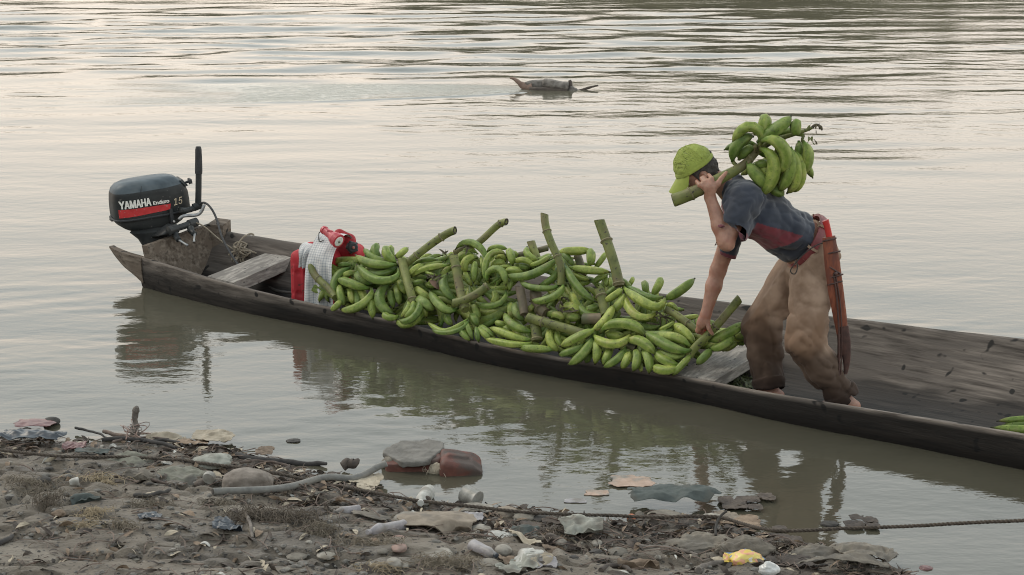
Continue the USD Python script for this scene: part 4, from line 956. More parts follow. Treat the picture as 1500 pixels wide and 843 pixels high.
cap = obj('cap', (v, f), capm, person, smooth=True)
a = np.linspace(-1.05, 1.05, 25); rr = np.linspace(0, 1, 9)
bv = []
for side in (0, 1):
    for x in a:
        for k in rr:
            base = HD + f3 * (.004 + .104 * math.cos(x)) + l3 * (.088 * math.sin(x)) + u3 * .038
            out = base + f3 * (.078 * math.cos(x * .8) ** .5 * k) - u3 * (.040 * k + .055 * k * math.sin(x) ** 2) + l3 * .01 * k * math.sin(x)
            bv.append(out - u3 * .003 * side)
bv = np.array(bv); n1 = len(a) * len(rr); gf = grid_faces(len(a), len(rr)); idx = np.arange(n1).reshape(len(a), len(rr))
bd = np.r_[idx[:, 0], idx[-1, 1:], idx[-2::-1, -1], idx[0, -2:0:-1]]; b2 = np.roll(bd, -1)
bf = np.vstack([gf, gf[:, ::-1] + n1, np.stack([bd, bd + n1, b2], 1), np.stack([b2, bd + n1, b2 + n1], 1)])
obj('brim', tm(bv, bf), capm, cap, smooth=50)
obj('button', trimesh.creation.icosphere(1, .007).apply_translation(HD + u3 * .152), capm, cap, smooth=True)
obj('strap_slot', trimesh.creation.icosphere(2, .017).apply_transform(trimesh.transformations.translation_matrix(HD - f3 * .092 + u3 * .055)), L['hair'], cap, smooth=True)
# shirt
ta = unit(chest - waist); td = unit(np.array([.52, 0, .86])); td = unit(td - ta * (td @ ta))
ua = unit(elL - shL); ur = unit(elR - shR)
slL, slR = shL + ua * .205, shR + ur * .205
def folds(p, s, amp, seed, dirv=None):
    q = p * s
    r = 1 - np.abs(2 * fbm(q, seed, 2) - 1)
    return amp * 1.25 * (r ** 2.2 - .45)
def shirtf(p):
    d = cone(p, waist - ta * .08, chest, .118, .132)
    for s in (-1, 1):
        o = np.array([0, s * .075, 0]); d = smin(d, cone(p, waist - ta * .08 + o * .75, chest + o * 1.15, .108, .118), .06)
    d = smin(d, cone(p, chest, neck + (chest - neck) * .05, .125, .080), .06)
    d = smin(d, cone(p, waist - td * .03 + ta * .03, waist - td * .05 + ta * .14, .10, .09), .06)          # cloth hanging from the belly
    d = smin(d, cone(p, neck + (shL - neck) * .25, shL, .078, .088), .06); d = smin(d, cone(p, neck + (shR - neck) * .25, shR, .075, .078), .05)
    eL = np.maximum(cone(p, shL, shL + ua * .24, .090, .096), (p - slL) @ ua)
    eR = np.maximum(cone(p, shR, shR + ur * .30, .068, .070), (p - slR) @ ur)
    d = smin(d, eL, .045); d = smin(d, eR, .04)
    # hollow sleeve mouths
    d = np.maximum(d, -np.maximum(cone(p, shL + ua * .08, shL + ua * .28, .076, .086), -((p - (slL - ua * .03)) @ ua)))
    d = np.maximum(d, -np.maximum(cone(p, shR + ur * .1, shR + ur * .34, .055, .060), -((p - (slR - ur * .03)) @ ur)))
    d = np.maximum(d, -(cone(p, elL, wrL, .062, .046)))
    d = d + folds(p, [6, 9, 6], .016, 11) + folds((p - waist) @ np.array([ta * 15, [0, 7, 0], td * 6]).T, 1.0, .018, 12) * smoothstep(.30, .0, (p - waist) @ ta) + folds(p, 17, .007, 13)
    hem = -((p - waist) @ ta) + .026 + .03 * np.clip(-((p - waist) @ td) / .12, -1, 1) * -1 - .012 * (fbm(p * 9, 14, 2) - .5)
    return np.maximum(np.maximum(d, hem), -(np.linalg.norm(p - (neck - (chest - neck) * .35), axis=1) - .044))
lo_ = np.min([elR - .1, chest - .3, slR - .12], axis=0); hi_ = np.max([waist + [.22, .3, .25], neck + .25], axis=0)
v, f = net(shirtf, lo_, hi_, .0058); v = relax(v, f, 1, .4)
rel = v - waist; A_, H_ = rel @ ta, rel @ td
jit = .004 * (fbm(v * 60, 3, 2) - .5)
red = (H_ < .034 - .244 * (A_ - .114) + jit) & (A_ > .114 - .505 * (H_ - .02) + jit)
armL = cone(v, shL, shL + ua * .3, .093, .098) < .012; armR = cone(v, shR, shR + ur * .3, .078, .082) < .008
sL, sR = (v - shL) @ ua, (v - shR) @ ur
inL = armL & (sL > .045); inR = armR & (sR > .07)
col = np.tile(np.array([0.048, 0.058, 0.090]), (len(v), 1)); col[A_ < .114 - .505 * (H_ - .02)] = [0.028, 0.032, 0.050]
col[H_ > .02] = [0.043, 0.053, 0.080]
col[red & ~inL & ~inR] = [0.27, 0.036, 0.050]; col[inL | inR] = [0.040, 0.049, 0.074]
col[(inL & (sL > .172)) | (inR & (sR > .190))] = [0.22, 0.040, 0.055]
shirtm = mat('shirt_cloth', (0.42, 0.42, 0.42), (0.66, 0.65, 0.63), scale=12, rough=.9, bump=.35, bscale=320, vcol='dye', sheen=.25)
obj('shirt', (v, f), shirtm, person, smooth=True, attrs={'dye': col})
# trousers, soaked from the knees down, with turned-up hems
wn = unit(ta)
cuL, cuR = knL + (anL - knL) * .97, knR + (anR - knR) * .97
def trf(p):
    hc = (hipL + hipR) / 2
    d = ell(p, waist + (hc - waist) * .55, np.array([ta, [0, 1, 0], td]), (.15, .178, .138))
    d = smin(d, cone(p, waist + [0, -.05, 0], waist + ta * .1 + [0, -.05, 0], .115, .11), .04); d = smin(d, cone(p, waist + [0, .05, 0], waist + ta * .1 + [0, .05, 0], .115, .11), .04)
    out = None
    for h, k, a, cu, sd_ in ((hipL, knL, anL, cuL, 1), (hipR, knR, anR, cuR, 2)):
        sh = unit(a - k)
        l = smin(cone(p, h, k, .132, .103), cone(p, k, k + (a - k) * .4, .100, .096), .04); l = smin(l, cone(p, k + (a - k) * .4, a, .096, .080), .04)
        tt = (p - k) @ sh; tl = np.linalg.norm(cu - k)
        l = l + folds((p - k) @ np.array([sh * 3.5, unit(np.cross(sh, [0, 1, 0])) * 10, [0, 9, 0]]).T, 1.0, .015, 40 + sd_)
        l = l + folds((p - k) @ np.array([sh * 15 + np.array([5, 0, 0]), unit(np.cross(sh, [0, 1, 0])) * 5, [0, 5, 0]]).T, 1.0, .012, 20 + sd_) * (.25 + .75 * smoothstep(.12, .0, np.abs(tt)) + .75 * smoothstep(.18, .34, tt))
        l = np.maximum(l, (p - cu) @ sh)
        ring = np.maximum(cone(p, k, a, .108, .090) + .010 * (fbm(p * 22, 8, 2) - .5), np.abs(tt - tl + .032) - .030)
        l = smin(l, ring, .006)
        l = np.maximum(l, -np.maximum(cone(p, k, a + sh * .1, .085, .068), -(tt - tl + .02)))
        out = l if out is None else smin(out, l, .03)
    d = smin(d, out, .05)
    d = d + smoothstep(-.01, -.07, (p - waist) @ ta) * folds((p - hc) @ np.array([[6, 0, 9], [0, 7, 0], [3, 0, -4.0]]).T, 1.0, .017, 25) + folds(p, 19, .0035, 26)
    return np.maximum(d, (p - waist) @ ta - .018)
lo_ = np.min([anR - .16, anL - .14, knR - .14], axis=0); hi_ = np.max([waist + [.26, .3, .16], anL + .16, hipL + .2, hipR + .2], axis=0); lo_[2] = .03
v, f = net(trf, lo_, hi_, .0062); v = relax(v, f, 1, .4)
zk = np.where(cone(v, hipL, knL, .12, .1) + 0 < np.minimum(cone(v, hipR, knR, .12, .1), 1), knL[2], knR[2])
isL = np.minimum(cone(v, hipL, knL, .12, .09), cone(v, knL, anL, .09, .08)) < np.minimum(cone(v, hipR, knR, .12, .09), cone(v, knR, anR, .09, .08))
lev = v[:, 2] - np.where(isL, knL[2] - .035, knR[2] - .01)
nz = fbm(v * [8, 8, 5], 33, 3) - .5
wv = smoothstep(.05, -.06, lev + .16 * nz) * (.75 + .25 * smoothstep(-.1, -.3, lev))
wv = np.maximum(wv, np.where(~isL, .55 * smoothstep(.12, .02, lev + .2 * nz), 0))
trm = mat('trouser_cloth', (0.215, 0.138, 0.092), (0.335, 0.232, 0.165), scale=9, rough=.85, bump=.35, bscale=260, c3=(0.19, 0.115, 0.072), wet=((0.06, 0.043, 0.039), .9), sheen=.03, spec=.25)
tr = obj('trousers', (v, f), trm, person, smooth=True, attrs={'wet': wv})
# belt with loops, drawstring
beltm = mat('belt', (0.12, 0.022, 0.024), (0.19, 0.04, 0.04), scale=20, rough=.55, bump=.2)
def waist_ring(x, off, grow=0.0, n=72):
    th = np.linspace(0, 2 * np.pi, n, endpoint=False)
    P = waist + ta * x + td * ((.137 + grow + off) * np.cos(th))[:, None] + np.array([0, 1.0, 0]) * ((.176 + grow + off) * np.sin(th))[:, None]
    return P
R = np.array([waist_ring(-.014, .004), waist_ring(-.014, .018), waist_ring(.006, .021), waist_ring(.028, .018), waist_ring(.028, .004)])
n = R.shape[1]; i, j = np.meshgrid(np.arange(5), np.arange(n), indexing='ij'); i2, j2 = (i + 1) % 5, (j + 1) % n
fq = np.stack([i * n + j, i2 * n + j, i2 * n + j2, i * n + j2], -1).reshape(-1, 4)
bm = trimesh.Trimesh(R.reshape(-1, 3), np.vstack([fq[:, [0, 1, 2]], fq[:, [0, 2, 3]]]), process=False); bm.fix_normals()
belt = obj('belt', bm, beltm, person, smooth=50)
for th in (math.radians(x) for x in (-40, -88, -135, 40, 90, 140)):
    def wp(x, off, dth): return waist + ta * x + td * ((.137 + off) * math.cos(th + dth)) + np.array([0, 1, 0]) * ((.176 + off) * math.sin(th + dth))
    ring_pts = [wp(-.034, .008, 0), wp(-.022, .024, 0), wp(.006, .0275, 0), wp(.032, .024, 0), wp(.038, .008, 0)]
    A0 = np.array([[p_ + (wp(0, 0, .05) - wp(0, 0, -.05)) * s for s in (-.5, .5)] for p_ in ring_pts]); A1 = np.array([[p_ - .004 * unit(p_ - waist - ta * ((p_ - waist) @ ta)) for p_ in row] for row in A0])
    rows = np.stack([A0[:, 0], A0[:, 1], A1[:, 1], A1[:, 0]], 1); obj('belt_loop', loft(rows), trm if False else L['trouser_cloth'], tr, smooth=40, attrs=None)
cord = mat('dark_cord', (0.02, 0.017, 0.014), (0.04, 0.034, 0.028), scale=80, rough=.8)
fr = lambda u, v_, y=YP - .235: aty(u, v_, y)
obj('drawstring', tm(*tube(spline([fr(1208, 356, YP - .22), fr(1190, 363), fr(1172, 378), fr(1162, 390), fr(1158, 398), fr(1163, 402), fr(1168, 392), fr(1164, 382)], 40), .0032, 6)[:2]), cord, tr, smooth=True)
obj('pocket_edge', strip([fr(1176, 379, YP - .205), fr(1186, 390, YP - .215), fr(1193, 400, YP - .205)], .006, .3, n=12), trm, tr, smooth=True, attrs={'wet': np.zeros(36)})

# ---------------------------------------------------------------- the bunch on the back
cb = thing('plantain_bunch', 'bunch of plantains carried on the back of the bending person, its stalk held by one hand', 'plantains', None, SC[35])
tag(cb, 'plantain bunch slung over the shoulder of the bending person')
v, f, al = tube(SC, SR * (1 + .06 * np.exp(-((np.linspace(0, 1, 60) - .12) / .02) ** 2)), 14)
st_ = obj('stalk', (v, f), stalk_green, cb, smooth=40)
k = np.arange(14); cc = SC[0]; tdir = unit(SC[0] - SC[1]); capv = np.vstack([cc + tdir * -.001, cc + (v[k] - cc) * .96 + tdir * .002])
cf = np.stack([0 * k, 1 + k, 1 + (k + 1) % 14], 1); obj('cut_face', (capv, np.vstack([cf, cf[:, ::-1]])), cut_mat, st_, smooth=False)
for x in (7, 33): obj('node_ring', lathe([(0, SR[x]), (.3, SR[x] * 1.15), (.6, SR[x] * 1.2), (1, SR[x])], SC[x] - sd * .006, SC[x] + sd * .006, 14), node_mat, st_)
for w, lf, pts in CARRIED:
    n = len(pts); P = [aty(u, v_, YP - .10 - lf - .03 * math.sin(math.pi * i / (n - 1))) for i, (u, v_) in enumerate(pts)]
    fruit('plantain', P, w / 2 / 278 * 1.16, cb)
for q in range(16):
    u, v_ = CARRIED[q][2][1]; u, v_ = 1135 + (u - 1135) * .8 + frng.normal() * 4, 226 + (v_ - 226) * .75 + frng.normal() * 4; a_ = frng.uniform(0, 3.14); l_ = frng.uniform(18, 26)
    fruit('plantain', [aty(u - l_ * math.cos(a_), v_ - l_ * math.sin(a_) * .8, YP + .0 + .05 * (q % 3)), aty(u + 5, v_ - 5, YP - .03 + .05 * (q % 3)), aty(u + l_ * math.cos(a_), v_ + l_ * math.sin(a_) * .8, YP + .05 * (q % 3))], .021, cb, n=11, sides=10)
stem_m = stalk_green
for a_, b_, lf in (((1108, 222), (1106, 214), .03), ((1112, 219), (1116, 208), .05), ((1096, 236), (1097, 238), .04), ((1074, 238), (1082, 246), .0)):
    obj('fruit_stem', tm(*tube(spline([aty(*a_, YP - .09), aty(*b_, YP - .11 - lf)], 6), .010, 8)[:2]), stem_m, cb, smooth=True)
leaf_green = mat('withered_bract', (0.10, 0.12, 0.045), (0.19, 0.20, 0.085), scale=40, rough=.7, transl=.2)
for u, v_, du, dv, g in [(1186, 192, 4, -12, 0), (1196, 186, 8, 6, 1), (1200, 180, 6, 10, 1), (1190, 200, 4, 12, 0), (1184, 200, -2, 10, 0), (1178, 196, -6, 14, 0), (1196, 182, 0, 14, 1), (1200, 186, 3, 3, 1), (1176, 206, 0, 12, 0), (1192, 204, 5, 8, 1)]:
    p0 = aty(u, v_, YP - .05 + frng.normal() * .015); p1 = aty(u + du, v_ + dv, YP - .06 + frng.normal() * .02)
    obj('withered_flower', strip([p0, (p0 + p1) / 2 + frng.normal(size=3) * .008, p1], .008, 2.5), withered if g else leaf_green, cb, smooth=True)
obj('stalk_tip', tm(*tube(spline([SC[-1], aty(1196, 183, YP - .05), aty(1199, 184, YP - .05)], 8), np.linspace(.009, .006, 8), 8)[:2]), withered, cb, smooth=True)

# ---------------------------------------------------------------- the sheath at the hip
YS = YP - .225
leather = mat('sheath_leather', (0.12, 0.032, 0.017), (0.22, 0.064, 0.030), scale=18, rough=.55, bump=.35, bscale=60, c3=(0.11, 0.035, 0.022), stretch=(4, 4, 1))
darkl = mat('dark_leather', (0.035, 0.017, 0.014), (0.075, 0.034, 0.026), scale=30, rough=.55, bump=.4)
redp = mat('red_plastic', (0.36, 0.022, 0.018), (0.44, 0.035, 0.028), scale=12, rough=.4)
ms = thing('machete_sheath', 'red-handled machete in an orange leather sheath hanging at the hip', 'machete', None, aty(1215, 350, YS))
def flat(pts, widths, th, m, name, parent, n=24, bulge=.5):
    c = spline([aty(u, v_, YS + dy) for u, v_, dy in pts], n); w = np.interp(np.linspace(0, 1, n), np.linspace(0, 1, len(widths)), widths)
    t, _, _ = frames(c); cam2 = np.array([0.1, -.98, .2]); B = np.cross(t, cam2); B /= np.linalg.norm(B, axis=1)[:, None]; N = np.cross(B, t)
    ph = np.arange(12) / 12 * 2 * np.pi
    R = np.array([[c[i] + B[i] * w[i] * math.copysign(abs(math.cos(a)) ** .8, math.cos(a)) + N[i] * th * math.sin(a) for a in ph] for i in range(n)])
    return obj(name, loft(R), m, parent, smooth=40)
flat([(1209, 323, .0), (1213, 338, 0), (1216, 356, 0)], [.018, .0165, .017, .016], .011, redp, 'handle', ms)
sh_ = flat([(1214, 347, 0), (1219, 385, -.005), (1225, 430, .0), (1232, 475, .01), (1235, 505, .015)], [.034, .041, .041, .036, .026], .012, leather, 'sheath', ms)
flat([(1236, 478, .005), (1239, 510, .012), (1240, 535, .02), (1238, 548, .02)], [.026, .030, .022, .010], .010, darkl, 'sheath_tail', ms)
flat([(1229, 490, .0), (1230, 515, .008), (1227, 530, .01)], [.012, .014, .008], .008, darkl, 'sheath_tail', ms)
for a_, b_ in (((1205, 354), (1225, 349)), ((1208, 373), (1231, 368)), ((1210, 388), (1232, 402)), ((1213, 408), (1235, 402)), ((1212, 418), (1234, 412))):
    obj('lacing', tm(*tube(spline([aty(*a_, YS - .008), aty((a_[0] + b_[0]) / 2, (a_[1] + b_[1]) / 2, YS - .018), aty(*b_, YS - .008)], 10), .0042, 7)[:2]), darkl, ms, smooth=True)
obj('hanging_cord', tm(*tube(spline([aty(1221, 402, YS - .016), aty(1226, 440, YS - .018), aty(1229, 500, YS - .018), aty(1228, 576, YS - .015)], 30), .0050, 7)[:2]), darkl, ms, smooth=True)
obj('hanging_cord', tm(*tube(spline([aty(1224, 404, YS - .014), aty(1231, 450, YS - .016), aty(1233, 500, YS - .012), aty(1230, 574, YS - .012)], 30), .0036, 7)[:2]), darkl, ms, smooth=True)
obj('knot', trimesh.creation.icosphere(2, .011).apply_translation(aty(1224, 401, YS - .018)), darkl, ms, smooth=True)
# ================================================================ outboard motor on the transom
black = mat('motor_black', (0.009, 0.010, 0.010), (0.019, 0.021, 0.021), scale=10, rough=.48, bump=.12, bscale=40, spec=.3, c3=(0.030, 0.031, 0.030), spot=(60, .70, (0.10, 0.095, 0.085)))
greytop = mat('motor_grey', (0.040, 0.054, 0.064), (0.075, 0.095, 0.108), scale=9, spec=.3, rough=.5, bump=.1, bscale=40, c3=(0.10, 0.115, 0.12), stretch=(1, 2, 1))
redstripe = mat('red_stripe', (0.36, 0.020, 0.022), (0.46, 0.035, 0.035), scale=20, rough=.45, spot=(80, .68, (0.30, 0.20, 0.18)))
letter = mat('letter_white', (0.58, 0.56, 0.50), (0.74, 0.72, 0.66), scale=60, rough=.5)
gold = mat('letter_gold', (0.40, 0.32, 0.22), (0.52, 0.43, 0.30), scale=60, rough=.5)
steel = mat('worn_steel', (0.20, 0.20, 0.20), (0.32, 0.32, 0.31), scale=30, rough=.4, metallic=.8)
rubber = mat('rubber', (0.014, 0.014, 0.015), (0.028, 0.028, 0.029), scale=40, rough=.65, bump=.2)
MY = 12.78
mf_ = unit([.900, .43, .075]); ms_ = unit(np.cross([0, 0, 1.0], mf_)); mu_ = np.cross(mf_, ms_)
if ms_[1] > 0: ms_ = -ms_                                       # ms_: the side facing the bank
MC = aty(229, 317, MY)                                          # middle of the seam line, on the near side
MC = MC - ms_ * .135
def ML(x, y, z): return MC + mf_ * np.asarray(x)[..., None] + ms_ * np.asarray(y)[..., None] + mu_ * np.asarray(z)[..., None]
# outline half sizes by height: (z, back x, front x, half width, squareness)
def section(z, xb, xf, hw, ex=4.0, n=64):
    th = np.linspace(0, 2 * np.pi, n, endpoint=False)
    cx, hx = (xb + xf) / 2, (xf - xb) / 2
    x = cx + hx * np.sign(np.cos(th)) * np.abs(np.cos(th)) ** (2 / ex); y = hw * np.sign(np.sin(th)) * np.abs(np.sin(th)) ** (2 / ex)
    y = y * np.interp((x - xb) / (xf - xb), [0, .25, .7, 1], [.90, 1.0, .98, .72])
    return x, y
def side_y(x, xb, xf, hw, ex=4.0):
    cx, hx = (xb + xf) / 2, (xf - xb) / 2; k = np.clip(np.abs((x - cx) / hx), 0, 1)
    return hw * (1 - k ** ex) ** (1 / ex) * np.interp((x - xb) / (xf - xb), [0, .25, .7, 1], [.90, 1.0, .98, .72])
def cowl(rows, **k):
    R = np.array([ML(*section(*r), np.full(64, r[0])) for r in rows]); return loft(R)
motor = thing('outboard_motor', 'black two-stroke outboard motor with red stripe clamped to the canoe stern', 'motor', None, MC)
XB, XF, HW = -.262, .262, .138
mid_rows = [(.004, -.255, .258, .133), (.012, XB, XF, HW), (.06, XB - .001, XF, HW + .001), (.118, XB + .002, XF - .004, HW), (.128, XB + .004, XF - .008, HW - .002), (.150, XB + .006, XF - .016, HW - .003), (.172, XB + .010, XF - .030, HW - .006), (.178, XB + .014, XF - .036, HW - .012)]
cowling = obj('cowling', cowl(mid_rows), black, motor, smooth=38)
top_rows = [(.176, XB + .012, XF - .034, HW - .010), (.200, XB + .022, XF - .052, HW - .016), (.222, XB + .046, XF - .078, HW - .028), (.236, XB + .085, XF - .115, HW - .052), (.241, XB + .14, XF - .17, HW - .09)]
obj('top_cover', cowl(top_rows), greytop, cowling, smooth=50)
low_rows = [(-.120, -.10, .10, .055), (-.105, -.14, .15, .080), (-.075, -.195, .20, .108), (-.04, -.238, .232, .126), (-.012, -.252, .250, .132), (.000, -.254, .252, .133)]
obj('lower_cowl', cowl(low_rows), black, motor, smooth=45)
obj('seam_rim', cowl([(-.008, XB - .006, XF + .004, HW + .004), (.000, XB - .010, XF + .006, HW + .007), (.006, XB - .006, XF + .004, HW + .004)]), rubber, motor, smooth=30)
obj('rear_lip', block(ML(np.array([-.275, -.25, -.25, -.275]), np.array([-.03, -.03, .03, .03]), np.full(4, -.012)), ML(np.array([-.275, -.25, -.25, -.275]), np.array([-.03, -.03, .03, .03]), np.full(4, -.002))), rubber, motor, smooth=False)
gx = np.linspace(0, 1, 12)
obj('panel_gap', tm(*tube(ML(-.105 + .045 * gx, np.interp(gx, [0, .55, .8, 1], [HW - .0015, HW - .008, HW - .024, HW - .07]), np.interp(gx, [0, .55, .8, 1], [.128, .178, .214, .236])), .0022, 5)[:2]), rubber, cowling, smooth=True)
def on_side(m2, x0, z0, lift=.0015):
    """Lays a flat mesh (x right, y up) on the near side of the cowling."""
    m2 = m2.copy(); v, f = trimesh.remesh.subdivide_to_size(m2.vertices, m2.faces, .02, max_iter=8)
    x, z = x0 + v[:, 0], z0 + v[:, 1]
    return trimesh.Trimesh(ML(x, side_y(x, XB, XF, HW) + lift + v[:, 2] - v[:, 2].min(), z), f, process=False)
from shapely.geometry import Polygon
st2 = trimesh.creation.extrude_polygon(Polygon([(0, 0), (.335, .012), (.345, .050), (0, .056)]), .001)
obj('red_stripe', on_side(st2, -.238, .018), redstripe, cowling, smooth=False)
def word(t, h, w, bold, x0, z0, m, shear=0.0):
    m2 = meshkit.text_mesh(t, h, .0012, bold); b = m2.bounds; v = m2.vertices; v[:, 0] = (v[:, 0] - b[0, 0]) * w / (b[1, 0] - b[0, 0]) + shear * v[:, 1]
    if bold: m2 = cat_m([trimesh.Trimesh(m2.vertices + [dx * w * .008, 0, .0002 * dx], m2.faces, process=False) for dx in range(3)])
    obj('lettering', on_side(m2, x0, z0), m, cowling, smooth=False)
word('YAMAHA', .050, .205, True, -.232, .080, letter)
word('Enduro', .022, .108, True, -.012, .079, letter)
word('15', .046, .062, False, .128, .050, gold, .15)
obj('latch', block(ML(np.array([.085, .115, .115, .085]), np.full(4, HW - .01), np.array([-.06, -.06, .035, .035])), ML(np.array([.09, .11, .11, .09]), np.full(4, HW + .014), np.array([-.055, -.055, .03, .03]))), rubber, motor, smooth=False)
obj('front_panel', block(ML(np.array([.205, .205, .238, .238]), np.array([-.07, .07, .07, -.07]), np.array([.196, .196, .15, .15])), ML(np.array([.225, .225, .262, .262]), np.array([-.05, .05, .05, -.05]), np.array([.2, .2, .15, .15]))), black, cowling, smooth=False)
obj('starter_handle', tm(*tube(ML(np.array([.25, .272, .276, .276]), np.array([.03, .03, .03, .03]), np.array([.168, .172, .172, .172])), [.008, .009, .022, .022], 10)[:2]), rubber, motor, smooth=40)
obj('starter_handle', rb := trimesh.convex.convex_hull(np.vstack([ML(np.array([.272, .29, .272, .29]), np.array([.0, .0, .06, .06]), np.array([.16, .16, .16, .16])), ML(np.array([.274, .288, .274, .288]), np.array([.004, .004, .056, .056]), np.array([.19, .19, .19, .19]))])), rubber, motor, smooth=False)
# tiller: arm forward from the pan, grip folded straight up
gp = [aty(290, 306, MY + .12), aty(291, 260, MY + .12), aty(290.5, 215, MY + .12)]
gc_ = spline(gp, 24); gt = np.linspace(0, 1, 24)
tl = obj('tiller', tm(*tube(gc_, np.interp(gt, [0, .1, .52, .54, .60, .97, 1], [.016, .021, .0205, .0205, .0205, .0185, .014]), 14)[:2]), black, motor, smooth=40)
obj('grip', tm(*tube(gc_[13:], np.interp(np.linspace(0, 1, 11), [0, .06, .9, 1], [.0235, .025, .0215, .016]), 14)[:2]), rubber, tl, smooth=40)
obj('tiller_joint', lathe([(0, .012), (.1, .026), (.9, .026), (1, .012)], aty(282, 305, MY + .10), aty(297, 299, MY + .13), 12), black, motor)
obj('shift_lever', tm(*tube(spline([aty(262, 322, MY - .02), aty(275, 316, MY), aty(291, 314, MY + .03), aty(297, 306, MY + .04), aty(299, 300, MY + .05)], 24), .012, 8)[:2]), steel, motor, smooth=True)
obj('tiller_arm', tm(*tube(spline([aty(264, 308, MY + .02), aty(276, 308, MY + .07), aty(288, 303, MY + .11)], 12), .019, 10)[:2]), black, motor, smooth=True)
# leg down behind the transom into the water
def legrow(u, v_, hl, hw, y=MY):
    p = aty(u, v_, y); th = np.linspace(0, 2 * np.pi, 24, endpoint=False)
    return p + mf_ * (hl * np.sign(np.cos(th)) * np.abs(np.cos(th)) ** .8)[:, None] + ms_ * (hw * np.sin(th))[:, None]
obj('leg', loft(np.array([legrow(223, 336, .150, .085), legrow(228, 346, .12, .075), legrow(231, 356, .105, .065), legrow(233, 372, .095, .055), legrow(234, 400, .09, .04), legrow(234, 430, .085, .03)])), black, motor, smooth=50)
# clamp bracket over the transom, its tube along the board, two clamp screws with steel handles
cb0, cb1 = aty(246, 339, 12.62), aty(289, 325, 12.80)
br = obj('clamp_bracket', lathe([(0, .012), (.02, .030), (.30, .030), (.31, .022), (.70, .022), (.71, .030), (.97, .030), (1, .012)], cb0, cb1, 16), black, motor, smooth=40)
obj('bracket_body', trimesh.convex.convex_hull(np.vstack([legrow(243, 341, .05, .05, 12.66), legrow(232, 345, .06, .05, 12.74), legrow(250, 330, .03, .05, 12.74)])), black, br, smooth=40)
for (a_, b_, e_) in (((256, 341), (262, 352), (275, 360)), ((279, 334), (285, 343), (284, 355))):
    ya = 12.66 if a_[0] < 270 else 12.72
    obj('clamp_arm', tm(*tube(spline([aty(*a_, ya), aty((a_[0] + b_[0]) / 2, a_[1] + 7, ya - .04), aty(*b_, ya - .06)], 8), [.024] * 3 + [.019] * 5, 10)[:2]), black, br, smooth=True)
    obj('clamp_screw', tm(*tube(spline([aty(*b_, ya - .06), aty(*e_, ya - .10)], 6), [.010, .008, .007, .007, .008, .009], 8)[:2]), steel, br, smooth=True)
obj('pan_bolt', trimesh.creation.icosphere(1, .008).apply_translation(aty(255, 325, MY - .14)), steel, motor, smooth=True)
single('fuel_line', tm(*tube(spline([aty(292, 300, MY + .10), aty(303, 299, MY + .05), aty(316, 318, 12.75), aty(324, 345, 12.62), aty(338, 372, 12.50), aty(352, 392, 12.42), aty(362, 400, 12.40)], 50), .0075, 8)[:2]), rubber, 'black fuel line looping from the motor down behind the stern thwart', 'hose', smooth=True)
twine = mat('twine', (0.16, 0.13, 0.095), (0.26, 0.22, 0.165), scale=90, rough=.9, bump=.5, bscale=200)
single('cord', tm(*tube(spline([aty(287, 327, 12.76), aty(300, 333, 12.74), aty(320, 350, 12.70), aty(338, 363, 12.68), aty(352, 372, 12.66)], 40), .0050, 7)[:2]), twine, 'thin tan cord running from the clamp to the knotted rope', 'cord', smooth=True)
kr = thing('knotted_rope', 'frayed tan rope knotted over the far rim near the stern', 'rope', None, aty(355, 375, 12.65))
r = np.random.default_rng(8)
obj('loop', tm(*tube(spline([aty(353, 384, 12.64), aty(351, 366, 12.68), aty(357, 352, 12.76), aty(366, 343, 12.80), aty(371, 344, 12.80), aty(367, 352, 12.76), aty(359, 362, 12.68), aty(356, 384, 12.64)], 60), .0068, 8)[:2]), twine, kr, smooth=True)
for k in range(7):
    c0 = aty(356 + r.normal() * 3, 370 + r.normal() * 5, 12.62); d = r.normal(size=3) * .035
    obj('strand', tm(*tube(spline([c0 - d, c0 + r.normal(size=3) * .03, c0 + d, c0 + d * .3 + r.normal(size=3) * .03 - UZ * .03], 20), .0062, 7)[:2]), twine, kr, smooth=True)

# ================================================================ fuel can, towel, torch, second can
redcan = mat('red_can', (0.32, 0.016, 0.024), (0.46, 0.030, 0.040), scale=6, rough=.66, spec=.3, bump=.25, bscale=30, c3=(0.26, 0.015, 0.02), stretch=(2, 2, .6), spot=(28, .70, (0.10, 0.02, 0.018)))
CYc = 11.92
cx_ = aty(463, 405, CYc)
cf_, cs_ = unit([.90, -.43, 0]), unit([-.43, -.90, 0])          # width runs along cf_, depth faces the bank
def canf(p):
    top = aty(457, 366, CYc)[2]
    c = np.array([cx_[0], cx_[1], (top + .03) / 2]); ax = np.array([cf_, cs_, UZ]); hh = (top - .03) / 2
    d = rbox(p, c, ax, (.140, .105, hh), .05)
    q = (p - c) @ ax.T
    for z in (-.06, .05): d = np.maximum(d, -(rbox(p, c + cs_ * .108 + UZ * z * 1.2 + cf_ * -.02, ax, (.10, .012, .016), .008)))
    for x in (-.15,):
        for z in (-.10, .02, .11): d = np.maximum(d, -(rbox(p, c + cf_ * x + UZ * z, ax, (.016, .07, .010), .006)))
    for x in (-.09, -.03, .03, .09): d = smin(d, cone(p, c + cs_ * .103 + cf_ * x - UZ * (hh - .05), c + cs_ * .103 + cf_ * x + UZ * (hh - .09), .008, .008), .012)
    return d
v, f = net(canf, cx_ * [1, 1, 0] - [.25, .25, 0], cx_ * [1, 1, 0] + [.25, .25, .75], .007)
fc = thing('fuel_can', 'tall red plastic fuel can half covered by a checked cloth', 'fuel can', None, cx_ * [1, 1, 0] + UZ * .03)
obj('can_body', (v, f), redcan, fc, smooth=True)
ctop = aty(457, 366, CYc)[2]
ch = np.array([cx_[0], cx_[1], ctop])
